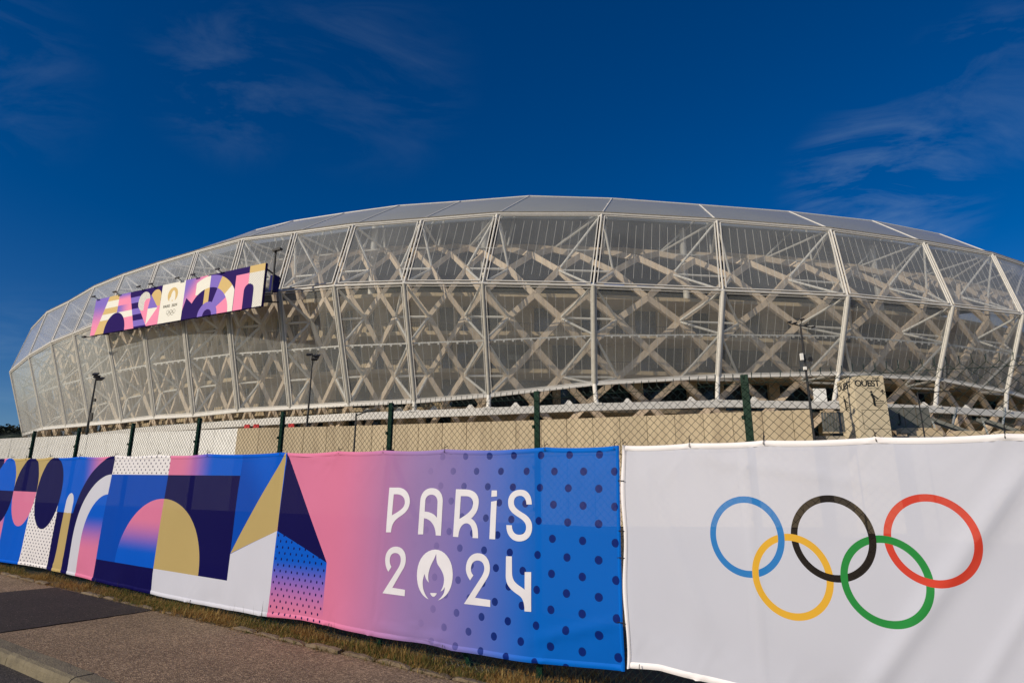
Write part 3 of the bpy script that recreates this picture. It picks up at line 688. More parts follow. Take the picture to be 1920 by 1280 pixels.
def mast(x, y, z0, z1, r, label, heads, extras=(), cat='lamp mast', lean=0):
    t = empty('lamp_mast', (x, y, z0), label, cat); b = MB(); b.tube((x, y, z0), (x, y, z1), r * 1.25, 8, r * .7); b.smooth = False; b.build('pole', M_black if cat != 'x' else M_grey, t)
    for dx, dz, s in heads:
        h = MB(); c = Vector((x + dx, y - .1, z1 + dz)); h.bar((x, y, z1 + dz * .6), c, .05, .05)
        h.add([c + Vector(v) * s for v in ((-.30, -.2, -.14), (.30, -.2, -.14), (.34, .15, .12), (-.34, .15, .12), (-.25, -.05, -.25), (.25, -.05, -.25), (.28, .2, -.02), (-.28, .2, -.02))], [(0, 1, 2, 3), (7, 6, 5, 4), (0, 4, 5, 1), (1, 5, 6, 2), (2, 6, 7, 3), (3, 7, 4, 0)])
        h.build('floodlight', M_black, t)
    for nm, dx, z, sx, sz, m in extras:
        e = MB(); e.box((x + dx, y - .12, z), (sx, 0, 0), (0, .09, 0), (0, 0, sz)); e.bar((x, y, z), (x + dx, y - .05, z), .04, .04); e.build(nm, m, t)
    return t
mast(-41.1, 62, 7.7, 14.3, .10, 'dark floodlight mast at the far left in front of the stadium', [(-.05, .35, .9), (.45, -.1, 1.1), (.1, .1, .9)], [('control_box', .25, 10.35, .13, .4, M_black), ('camera', .3, 12.0, .1, .14, M_black)])
mast(-17.95, 56, 7.7, 15.1, .085, 'dark floodlight mast left of centre between two green fence posts', [(-.3, .05, .8), (.4, -.05, .9), (.25, -.35, .95)])
m3 = mast(18.8, 40, 0, 13.2, .085, 'tall camera mast on the right in front of the foil skin', [], [('camera_box', -.22, 10.95, .08, .22, M_hoard), ('camera', .32, 10.8, .1, .13, M_black), ('dome_camera', -.1, 10.2, .08, .1, M_hoard)], 'camera mast')
for dx, dz in ((-.75, .12), (-.4, .05), (.35, -.1), (.75, -.22), (.1, .3)):
    b = MB(); b.bar((18.8, 40, 13.05), (18.8 + dx, 39.9, 13.1 + dz), .05, .05); b.box((18.8 + dx, 39.85, 13.15 + dz), (.12, 0, .03), (0, .08, 0), (-.01, 0, .045)); b.build('camera', M_black, m3)
m4 = mast(24.4, 38, 0, 8.3, .05, 'thin grey pole with a slim side arm right of the lettered block', [], [], 'pole')
b = MB(); b.bar((24.4, 38, 8.25), (27.2, 38.2, 8.45), .04, .05); b.build('arm', M_black, m4)
t = empty('street_lamp', (-7.34, 30, 0), 'slim dark street lamp with a long flat arm in front of the beige wall', 'street lamp')
b = MB(); b.tube((-7.34, 30, 0), (-7.34, 30, 5.8), .06, 8, .04); b.build('pole', M_black, t)
b = MB(); b.bar((-7.36, 30, 5.68), (-6.9, 30, 5.86), .05, .05); b.build('arm', M_black, t)
b = MB(); b.add([(-6.95, 29.9, 5.84), (-6.4, 29.9, 5.93), (-6.4, 30.1, 5.93), (-6.95, 30.1, 5.84), (-6.93, 29.92, 5.93), (-6.5, 29.92, 6.02), (-6.5, 30.08, 6.02), (-6.93, 30.08, 5.93)], [(0, 3, 2, 1), (0, 1, 5, 4), (1, 2, 6, 5), (2, 3, 7, 6), (3, 0, 4, 7), (4, 5, 6, 7)]); b.build('lamp_head', M_black, t)

# ------------------------------------------------------------ billboard on the foil skin
bd = Vector((.89241278, -.45121994, 0)); bo = Vector((-.45121994, -.89241278, 0)); B0 = Vector((-64.4, 84.4, 0)) + up1
def BP(a, z, o=0.): return EYE + (B0 - up1 + bd * a + Vector((0, 0, z))) * 1.017 + bo * o
PU, PI_, GO, WH, NA = (.215, .155, .56), (.82, .27, .44), (.62, .46, .20), (.78, .78, .72), (.022, .008, .11)
def art_board(x, y0):
    y = 1.0 - y0; K = 1 / 6.2
    grad = mix(ramp(y, .15, .85), PU, PI_)
    col = grad
    # letter-like arch of stripes
    sL = ell(x, y, .178, 1.1, .15, 1.35) & (x > .02)
    left = half(x, y, (.094, 0.), (.030, 1.0))
    stripes = mix((y > .13) & (y < .315), GO, WH); stripes = mix((y > .48) & (y < .64), stripes, WH)
    zone = (E.op('SUBTRACT', 1.0, left)) & (x < .163)
    col = mix(zone, col, stripes)
    z2 = (x > .162) & (x < .30)
    s2 = mix(ramp(y, 0., .18), PU, PI_); s2 = mix((y > .16) & (y < .31), s2, PI_); s2 = mix((y > .31) & (y < .49), s2, mix(ramp(x, .165, .245), PU, PI_)); s2 = mix((y > .49) & (y < .66), s2, WH); s2 = mix(y > .66, s2, PI_)
    col = mix(z2, col, s2)
    col = mix(ell(x, y, .160, 1.0, .069, .51), col, NA)
    z3 = E.op('SUBTRACT', 1.0, half(x, y, (.229, 0.), (.290, 1.0)) ) & (x < .44)
    z3 = (x > .235) & (x < .44) & ((x - .231) > (y * .058))
    s3 = mix((E.op('FRACT', y * (1 / .32)) > .5) , NA, PU)
    col = mix(z3, col, s3)
    col = mix((x > .32) & (x < .44) & (y < .35), col, NA)
    col = mix((x > .40) & (x < .44), col, NA)
    hrt = poly(x, y, (.305, .50), (.362, .97), (.43, .40), (.40, .25), (.33, .25)) if False else ((x - .300) > ((y - .45) * .12)) & (x < (.437 - (y - .3) * .08)) & (y > .30) & ((x - .43) < 0.) 
    pk = ((x - .298) > ((y - .42) * .118)) & (x < .436) & (y > .40)
    col = mix(pk, col, PI_)
    col = mix(ell(x, y, .333, .33, .037, .25), col, mix(dots(x, y, .006, .05, .0012, .009), WH, NA))
    col = mix(((x - .308) > ((y - .52) * -.155)) & (x > .335) & (x < .39) & (y > .28) & (y < .62), col, PI_)
    col = mix(ell(x, y, .404, .29, .032, .21) | ((x < .435) & (x > (.374 + (y - .2) * .128)) & (y > .28) & (y < .52)), col, GO)
    def tri(c0, p, q, r, cc):
        m_ = None
        P = [p, q, r]; ar = (q[0] - p[0]) * (r[1] - p[1]) - (q[1] - p[1]) * (r[0] - p[0])
        if ar < 0: P = [p, r, q]
        return mix(poly(x, y, *P), c0, cc)
    col = tri(col, (.372, .19), (.362, .55), (.422, .56), PU)
    col = tri(col, (.362, .55), (.422, .56), (.362, .97), WH)
    # white middle panel
    wp = (x > .4365) & (x < .5735); w = WH
    fl = ell(x, y, .506, .31, .030, .19); fi = ell(x, y, .509, .40, .0135, .20) | ell(x, y, .502, .44, .013, .10)
    w = mix(fl, w, mix(fi, GO, WH)); w = mix(ell(x, y, .507, .46, .004, .015), w, GO)
    xs = x * 6.2
    for k, (cx, cy) in enumerate(((.490, .745), (.508, .745), (.526, .745), (.499, .785), (.517, .785))):
        w = mix(ring(xs, y, cx * 6.2, cy, .050, .011), w, (.25, .24, .2))
    col = mix(wp, col, w)
    # right side
    R_ = x > .5735
    r = mix(ramp(x + y * .12, .60, .70), PU, PI_)
    r = mix(x > .70, r, NA)
    r = tri(r, (.560, 1.02), (.590, .47), (.628, .65), NA); r = tri(r, (.560, 1.02), (.628, .65), (.612, 1.02), NA)
    r = tri(r, (.628, .65), (.612, 1.02), (.672, .98), WH); r = tri(r, (.628, .65), (.672, .98), (.672, .78), WH)
    r = tri(r, (.628, .65), (.672, .80), (.692, .45), NA); r = tri(r, (.628, .65), (.692, .45), (.660, .40), NA)
    X = (x - .718) * 6.2; Y = 1.0 - y
    d = E.op('SQRT', X * X + Y * Y)
    o4 = WH
    seg = mix((x > .716), WH, PU); seg = mix((X > (Y * .42)), seg, GO); seg = mix(X > (Y * 1.18), seg, WH)
    rr = mix((d < 1.0) & (x > .645) & ((y < .62) | (x > .70)), r, seg) if False else mix((d < .98) & ((x > .716) | ((Y > .55) & (x > .640))), r, seg)
    seg2 = mix(x > .690, NA, GO); seg2 = mix(x > .717, seg2, NA); seg2 = mix(X > (Y * .42), seg2, PU); seg2 = mix(X > (Y * 1.6), seg2, PI_)
    rr = mix(d < .68, rr, seg2); rr = mix(d < .33, rr, PU); rr = mix(d < .15, rr, NA)
    rr = mix((x > .853), rr, NA)
    rr = mix(box(x, y, .855, .923, .16, 1.1), rr, PI_)
    rr = mix((x > .923) & (y > .17), rr, mix(dots(x, y, .008, .055, .0013, .009), WH, NA))
    rr = mix((x > .923) & (y < .17), rr, GO)
    rr = mix(ell(x, y, .928, .58, .025, .16) | box(x, y, .903, .953, .58, 1.1), rr, NA)
    col = mix(R_, col, rr)
    return col
M_board = print_mat('billboard_print', art_board, 0, .45)
M_bside = mat('billboard_side', (.02, .008, .10), .6, spec=.05)
bb = empty('billboard', BP(27, 22, 0), 'long billboard of purple, pink and gold shapes hung on the stadium front', 'billboard')
a0, a1 = 11.6, 42.1; zt = lambda a: 27.0 - .45 * (a - a0) / 30.5; zb = lambda a: 22.12 - .5 * (a - a0) / 30.5
m = MB(); m.v = [BP(a0, zb(a0), .17), BP(a1, zb(a1), .17), BP(a1, zt(a1), .17), BP(a0, zt(a0), .17)]; m.f = [(0, 1, 2, 3)]; m.mi = [0]; m.uv = [(0, 0), (1, 0), (1, 1), (0, 1)]
m.build('printed_face', M_board, bb)
m = MB(); m.add([BP(a0, zb(a0), .15), BP(a1 + .02, zb(a1), .15), BP(a1 + .02, zt(a1), .15), BP(a0, zt(a0), .15), BP(a0, zb(a0), -.15), BP(a1 + .02, zb(a1), -.15), BP(a1 + .02, zt(a1), -.15), BP(a0, zt(a0), -.15)], [(0, 1, 2, 3), (5, 4, 7, 6), (4, 0, 3, 7), (1, 5, 6, 2), (3, 2, 6, 7), (4, 5, 1, 0)])
m.build('box_frame', M_bside, bb)
M_bink = mat('board_lettering', (.16, .15, .12), .6)
text_mesh('PARIS', .50, BP(11.6 + 30.5 * .458, 27 - .23 - 4.9 * .615, .19), bd, (0, 0, 1), M_bink, bb, 'lettering', .002, 1.02)
text_mesh('2024', .50, BP(11.6 + 30.5 * .508, 27 - .25 - 4.9 * .615, .19), bd, (0, 0, 1), M_bink, bb, 'lettering', .002, 1.02)
for k, f in enumerate((0.0, .145, .30, .375, .535, .625, .76)):
    a = a0 + 30.5 * f; m = MB(); p = BP(a + .3, zt(a), 0); q = BP(a + .3, zt(a) + .22, .75); m.bar(p, q, .06, .06); m.box(q, bd * .34, bo * .10, (0, 0, .07)); m.build('floodlight', M_black, bb)
for f in (.03, .2, .38, .55, .72, .88, .985):
    a = a0 + 30.5 * f; m = MB(); m.bar(BP(a, 22.3, -.25), BP(a, 22.9, -2.6), .14, .14); m.bar(BP(a, 26.2, -.25), BP(a, 25.6, -2.6), .14, .14); m.bar(BP(a, zb(a) - .1, -.1), BP(a, zt(a), -.1), .16, .16); m.build('bracket', M_black, bb)
m = MB(); m.bar(BP(a0 - .3, 21.9, .6), BP(a0 + 1.3, 21.75, .3), .1, .1); m.box(BP(a0 - .3, 21.9, .7), bd * .3, bo * .15, (0, 0, .1)); m.build('floodlight', M_black, bb)
lm = empty('billboard_lamp', BP(43.2, 23.5, 0), 'upright black lamp arm at the right end of the billboard', 'lamp')
m = MB(); m.tube(BP(43.1, 22.9, -.2), BP(43.4, 27.6, .1), .11, 8); m.build('pole', M_black, lm)
m = MB(); m.box(BP(43.8, 27.7, .3), bd * .6, bo * .2, (0, 0, .12)); m.build('lamp_head', M_black, lm)
m = MB(); m.box(BP(43.0, 24.2, -.5), bd * .30, bo * .4, (0, 0, .9)); m.build('control_box', mat('deep_blue_box', (.006, .006, .10), .5, spec=.1), lm)

# ------------------------------------------------------------ fence
UPV = Vector((0, 0, 1))
SL, SR = -17.0, 5.2
fence = empty('chain_link_fence', L3(-2, 0, 0), 'green chain link fence with spiked top behind the banners', 'fence')
def at_z(s, o, z):          # point z metres straight above the street line
    return L3(s, o, 0) + UPV * z
pw = 1.5347
s = 1.765 + pw + .077; k = 0
while s > SL:
    b = MB(); w = .024
    b.box(at_z(s, -.035, .99), A_ * .023, N_ * .005, UPV * 1.03); b.box(at_z(s, -.055, .99), A_ * .005, N_ * .017, UPV * 1.03)
    p = b.build('post', M_green, fence)
    for z in (.25, .55, .85, 1.15, 1.45, 1.75): b = MB(); b.box(at_z(s - .026, -.03, z), A_ * .008, N_ * .012, UPV * .012); b.build('clip', M_green, p)
    s -= pw
for s in (1.765 + pw + .077,):
    b = MB(); b.bar(at_z(s, -.06, 1.75), at_z(s - 1.25, -.10, -.05), .035, .035); b.build('brace', M_green, fence)
b = MB(); b.bar(at_z(-1.30 + .077, -.06, 1.6), at_z(-.30, -.10, -.05), .035, .035); b.build('brace', M_green, fence)
# woven wires: each one a zigzag interlocked with its neighbours
pit = .028; H0, H1 = .02, 1.985
b = MB(); rr = random.Random(3); nw = int((SR - SL) / pit); ph_ = int((H1 - H0) / .027)
for w in range(nw):
    s0 = SL + w * pit; pts = []
    far = s0 < -7.5
    for j in range(ph_ + 1):
        h = H0 + (H1 - H0) * j / ph_; e = (j + w) % 2
        wob = .004 * noise.noise(Vector((s0 * 3, h * 3, 0)))
        pts.append(L3(s0 + (pit if e else 0) + wob, (.0022 if e else -.0022), h))
    b.path(pts, .0021 if not far else .0021, 3)
    # spikes: two twisted ends at the peak
    e = (ph_ + w) % 2; tip = s0 + (pit if e else 0); tw_ = rr.uniform(-.006, .006)
    b.path([L3(tip, 0, H1), L3(tip + tw_ * .5, .002, H1 + .018), L3(tip + tw_, 0, H1 + .040 + rr.uniform(-.006, .006))], .0019, 3)
tag(b.build('chain_link_mesh', M_wire, fence), kind='stuff')
for h in (1.955, 1.0, .06):
    b = MB(); b.path([L3(SL + i * .25, .003, h + .006 * math.sin(i * 1.7)) for i in range(int((SR - SL) / .25) + 1)], .0018, 4); b.build('line_wire', M_wire, fence)

# ------------------------------------------------------------ banners
BL, NV_, GD, PK, WT = (.001, .095, .58), (.004, .003, .070), (.45, .345, .145), (.64, .185, .335), (.57, .59, .69)
BL2 = (.001, .062, .43)
def lerp_pts(P, x):
    if x <= P[0][0]: return P[0][1]
    for (a, b), (c, d) in zip(P, P[1:]):
        if x <= c: t = (x - a) / (c - a); return b + (d - b) * t
    return P[-1][1]
def art_main(x, y):
    col = BL
    gv = mix(ramp(y, .85, .55), BL, PK)                          # far left column
    col = mix(x < -9.24, col, gv)
    col = mix((x < -9.5) & (y > 1.107), col, PK)
    col = mix((x > -9.5) & (x < -7.86) & (y > 1.107), col, GD)
    dw = mix(dots(x, y, .098, .083, .013, .011), (.74, .73, .76), NV_)
    col = mix((x > -8.37) & (x < -7.45) & (y < 1.107), col, dw)
    col = mix((x > -7.47) & (x < -7.40) & (y < 1.107) & (y > .86), col, BL2)
    # sky-blue column with pink fading in at its top right
    up = mix(ramp(x + (y - 1.6) * .25, -6.95, -6.35), BL, PK)
    col = mix((x > -7.86) & (y > 1.107), col, up)
    col = mix((x > -7.45) & (y > .86), col, up)
    cA = ell(x, y, -9.52, 1.107, .42, .495); col = mix(cA, col, mix(y > 1.107, NV_, BL))
    col = mix((x < -9.75) & (y > 1.107) & E.op('SUBTRACT', 1.0, cA), col, NV_)
    cB = ell(x, y, -8.69, 1.107, .415, .495); col = mix(cB, col, mix(y > 1.107, PK, NV_))
    col = mix(ell(x, y, -7.86, 1.107, .41, .495), col, NV_)
    col = mix((x > -7.45) & (x < -6.8) & (y < .86), col, NV_)
    col = mix(box(x, y, -7.24, -7.01, -1., .86), col, GD)
    col = mix(box(x, y, -7.24, -7.01, .859, .985) | ell(x, y, -7.125, .985, .115, .13), col, WT)
    def arch(rx, ry): return (ell(x, y, -6.11, .52, rx, ry) & (y > .519)) | ((x > (-6.11 - rx)) & (y < .52))
    m0 = x < -6.115
    col = mix(arch(.895, 1.09) & m0, col, NV_); col = mix(arch(.738, .848) & m0, col, WT)
    col = mix(arch(.502, .60) & m0, col, mix(ramp(y, .86, .42), BL, PK))
    # second section
    r2 = x > -6.115
    c = mix(y > 1.367, BL2, mix((x > -4.745), mix(dots(x, y, .106, .075, .011, .011, .02), (.74, .73, .76), NV_), mix(ramp(x, -4.55, -3.85), PK, BL)))
    c = mix((x > -4.745) & (y < 1.367), c, NV_)
    c = mix((x > -3.33), c, mix(ramp(x + y, -2.0, -1.4), BL2, BL))
    dome = ell(x, y, -4.745, .342, .895, .757) & (y > .342)
    c = mix(dome, c, mix(x > -4.745, mix(ramp(y, .88, .48), PK, BL), GD))
    c = mix((y < .342), c, mix(x > -4.745, NV_, WT))
    c = mix((x > -3.33) & E.op('SUBTRACT', 1.0, half(x, y, (-3.33, .595), (-2.618, .855))), c, WT)
    c = mix(poly(x, y, (-3.33, .600), (-2.618, .855), (-2.636, 1.605)), c, GD)
    col = mix(r2, col, c)
    # third section: pink fading to blue with dots
    dd = dots(x, y, .2345, .2300, .0275, .0275, -.393 - .2345 / 2 * 0, 1.533)
    base = mix(ramp(x, -.85, .35), mix(ramp(x, -1.9, -.7), PK, (.27, .19, .44)), (.001, .125, .56))
    bd_ = mix(ramp(x, -.95, .1), base, (.002, .018, .17))
    base = mix(dd, base, bd_)
    r3 = x > -2.62
    low = mix(ramp(y, .62, .12), BL, PK); low = mix(dots(x, y, .080, .105, .0095, .0125, .01, .03), low, NV_)
    base = mix((x < -1.88) & E.op('SUBTRACT', 1.0, half(x, y, (-2.618, .855), (-1.88, .622))), base, low)
    base = mix(poly(x, y, (-2.618, .855), (-1.88, .622), (-2.636, 1.612)), base, NV_)
    col = mix(r3, col, base)
    return col
RC = (2.2008, 1.0632, .19005)
def art_rings(x, y):
    ro = .035; c, s_ = math.cos(ro), math.sin(ro)
    u = ((x - RC[0]) * c + (y - RC[1]) * s_) * (1 / .927 / RC[2]); v = ((y - RC[1]) * c - (x - RC[0]) * s_) * (1 / RC[2])
    col = mix(0.0, (.62, .65, .76), WT)
    R = dict(b=(-2.6, 0, (.03, .22, .60)), y=(-1.3, -1.1, (.80, .46, .045)), k=(0, 0, (.014, .011, .010)), g=(1.3, -1.1, (.02, .27, .055)), r=(2.6, 0, (.66, .06, .035)))
    def rg(k): return ring(u, v, R[k][0], R[k][1], 1.1, .2)
    for k in 'bykgr': col = mix(rg(k), col, R[k][2])
    # interlacing: which ring passes over at each crossing
    def over(k, cx, cy): 
        return rg(k) & ell(u, v, cx, cy, .32, .32)
    for a in 'bykgr': pass
    for k, cx, cy in (('b', -1.5, .02), ('y', -2.38, -1.05), ('y', -1.03, -.05), ('k', -.22, -1.06), ('k', 1.1, -.02), ('g', .22, -1.08), ('g', 1.57, -.06), ('r', 2.38, -1.06)):
        col = mix(over(k, cx, cy), col, R[k][2])
    return col
M_art = print_mat('banner_print', art_main, .06, .6)
M_rng = print_mat('ring_banner_print', art_rings, .12, .6)
M_hemA = print_mat('banner_hem_print', art_main, 0, .6)
M_hemW = mat('white_hem', (.78, .77, .80), .6, var=.04)
topP = [(-20, 1.60), (-10, 1.598), (-6.1, 1.606), (-4.73, 1.60), (-2.645, 1.597), (-.8, 1.593), (.93, 1.589), (1.9, 1.604), (3.1, 1.608), (5.3, 1.612)]
botA = [(-20, .085), (-9.1, .085), (-8.37, .106), (-7.45, .116), (-6.13, .092), (-4.77, .075), (-3.54, .073), (-2.6, .093), (-2.17, .118), (-1.19, .108), (-.69, .126), (-.43, .118), (.274, .145), (.6, .17), (.926, .196)]
botW = [(.94, .21), (.965, .219), (1.19, .240), (1.34, .230), (1.9, .205), (2.6, .215), (3.2, .2), (5.3, .2)]
tiesA = [-9.45, -8.9, -8.05, -7.1, -6.1, -5.05, -4.0, -2.72, -1.86, -1.29, -.60, .35, .90]
tiesW = [.965, 1.42, 1.87, 2.46, 3.02, 3.7]
def sag(s, T):
    for a, c in zip(T, T[1:]):
        if a <= s <= c: t = (s - a) / (c - a); return -.016 * min(1, (c - a)) * 4 * t * (1 - t)
    return 0
def disp(s, h, top, bot):
    """how far the cloth stands out from the fence"""
    t = (h - bot) / (top - bot)
    edge = 4 * t * (1 - t)
    d = .022 + .012 * edge
    d += .016 * noise.noise(Vector((s * 1.1, h * .8, 3))) + .006 * noise.noise(Vector((s * 6, h * 2.2, 8))) * (1 - .7 * edge)
    d += .006 * math.exp(-((1 - t) / .07) ** 2) * math.sin(s * 9 + 3 * noise.noise(Vector((s * 2, 0, 0))))
    d += .012 * math.exp(-(t / .10) ** 2) * (math.sin(s * 4.3 + 1) + .5 * math.sin(s * 11))
    # a few drag creases
    for (x0, y0, x1, y1, w, am) in ((.32, .30, .86, .46, .030, .012), (-1.15, .19, -.55, .16, .020, .016), (-.9, .24, -.45, .19, .014, .010), (.30, 1.50, .30, .2, .016, -.006), (-1.22, 1.5, -1.25, .2, .016, -.005), (-4.7, 1.5, -4.72, .1, .014, .004), (-2.45, 1.56, -1.9, 1.50, .012, .008), (3.05, 1.4, 2.3, .3, .05, .022), (3.25, 1.2, 2.75, .35, .03, .012), (1.1, 1.45, 1.5, .5, .05, .010), (1.75, 1.5, 1.8, .25, .018, .006), (1.5, 1.50, 2.4, 1.36, .03, .006)):
        vx, vy = x1 - x0, y1 - y0; L = math.hypot(vx, vy); u = ((s - x0) * vx + (h - y0) * vy) / L
        if -.15 < u < L + .15:
            e = abs((s - x0) * vy - (h - y0) * vx) / L; fade = max(0, min(1, (u + .15) / .25, (L + .15 - u) / .25)); d += am * math.exp(-(e / w) ** 2) * fade
    for q in (tiesA if s < .94 else tiesW):                # folds fanning out from every tie
        if abs(s - q) < .32:
            for y0, sg, L in ((top, -1, .34), (bot, 1, .26)):
                e = (h - y0) * sg
                if 0 <= e < L:
                    for sl_, am in ((.55, .007), (-.7, .006), (1.5, .005), (-1.7, .005)):
                        d += am * (1 - e / L) * math.exp(-((s - q - e * sl_) / (.008 + .05 * e)) ** 2)
    return max(d, .010)
def cloth(name, s0, s1, botf, ties, mats, hemmat, root, ds=.022, left_hem=False):
    ns = int((s1 - s0) / ds); nh = 46; b = MB(); b.uv = []
    def P(s, t, extra=0.):
        top = lerp_pts(topP, s) + sag(s, ties); bot = lerp_pts(botf, s); h = bot + (top - bot) * t
        ss = s
        if left_hem: ss = s + .020 * (1 - t) * max(0, 1 - (s - s0) / .2) + .008 * math.sin(t * 14) * max(0, 1 - (s - s0) / .08)
        else: ss = s + .022 * (1 - t) * max(0, 1 - (s1 - s) / .2)
        return L3(ss, disp(s, h, top, bot) + extra, h), (s, h)
    for i in range(ns + 1):
        s = s0 + (s1 - s0) * i / ns
        for j in range(nh + 1):
            p, u = P(s, .012 + .976 * j / nh); b.v.append(p); b.uv.append(u)
    b.f = [(i * (nh + 1) + j, (i + 1) * (nh + 1) + j, (i + 1) * (nh + 1) + j + 1, i * (nh + 1) + j + 1) for i in range(ns) for j in range(nh)]; b.mi = [0] * len(b.f); b.smooth = True
    b.build('cloth', mats, root)
    for t0, t1, nm in ((0.0, .026, 'hem'), (.976, 1.0, 'hem')):          # folded hems, rolled like a flat tube
        b = MB(); b.uv = []; m = 7
        for i in range(ns + 1):
            s = s0 + (s1 - s0) * i / ns
            for j in range(m + 1):
                a = j / m; p, u = P(s, t0 + (t1 - t0) * a, .002 + .005 * math.sin(PI * a)); b.v.append(p); b.uv.append(u)
        b.f = [(i * (m + 1) + j, (i + 1) * (m + 1) + j, (i + 1) * (m + 1) + j + 1, i * (m + 1) + j + 1) for i in range(ns) for j in range(m)]; b.mi = [0] * len(b.f); b.smooth = True
        b.build(nm, hemmat, root)
    # side hem
    e0, e1 = (s0 - .006, s0 + .022) if left_hem else (s1 - .02, s1 + .004); b = MB(); b.uv = []
    for j in range(41):
        for i in range(6):
            a = i / 5; p, u = P(e0 + (e1 - e0) * a, j / 40, .003 + .010 * math.sin(PI * a)); b.v.append(p); b.uv.append(u)
    b.f = [(j * 6 + i, j * 6 + i + 1, j * 6 + 7 + i, j * 6 + 6 + i) for j in range(40) for i in range(5)]; b.mi = [0] * 200; b.smooth = True; b.build('hem', hemmat, root)
    for s in ties:
        top = lerp_pts(topP, s); bot = lerp_pts(botf, s)
        b = MB(); q = random.uniform(-.006, .006); b.path([L3(s, -.004, top + .028), L3(s + q, .036, top + .012), L3(s, .040, top - .022), L3(s, -.002, top - .03)], .0032, 4); b.path([L3(s, .03, top + .0), L3(s + q * 2, .04, top + .045 + q)], .0025, 4)
        b.build('cable_tie', M_black, root)
    for s in [x + .1 for x in ties if s0 < x + .1 < s1][::2]:
        bot = lerp_pts(botf, s); b = MB(); b.path([L3(s, .04, bot + .03), L3(s, .045, bot + .0), L3(s + .01, .01, bot - .05)], .003, 4); b.build('cable_tie', M_black, root)
    return P
bn = empty('printed_banner', L3(-4, 0, 0), 'long blue, pink and gold patterned banner lettered PARIS 2024', 'banner')
PA = cloth('banner', -14.0, .930, botA, tiesA, M_art, M_hemA, bn)
wn = empty('ring_banner', L3(2.5, 0, 0), 'white banner printed with five interlaced coloured rings', 'banner')
cloth('banner', .955, 5.15, botW, tiesW, M_rng, M_hemW, wn, left_hem=True)
for t in (.20, .48, .60, .83):
    h = .2 + 1.39 * t; b = MB(); b.path([L3(.915, .03, h), L3(.94, .05, h + .004), L3(.975, .045, h + .002)], .003, 4); b.build('cable_tie', M_black, wn)

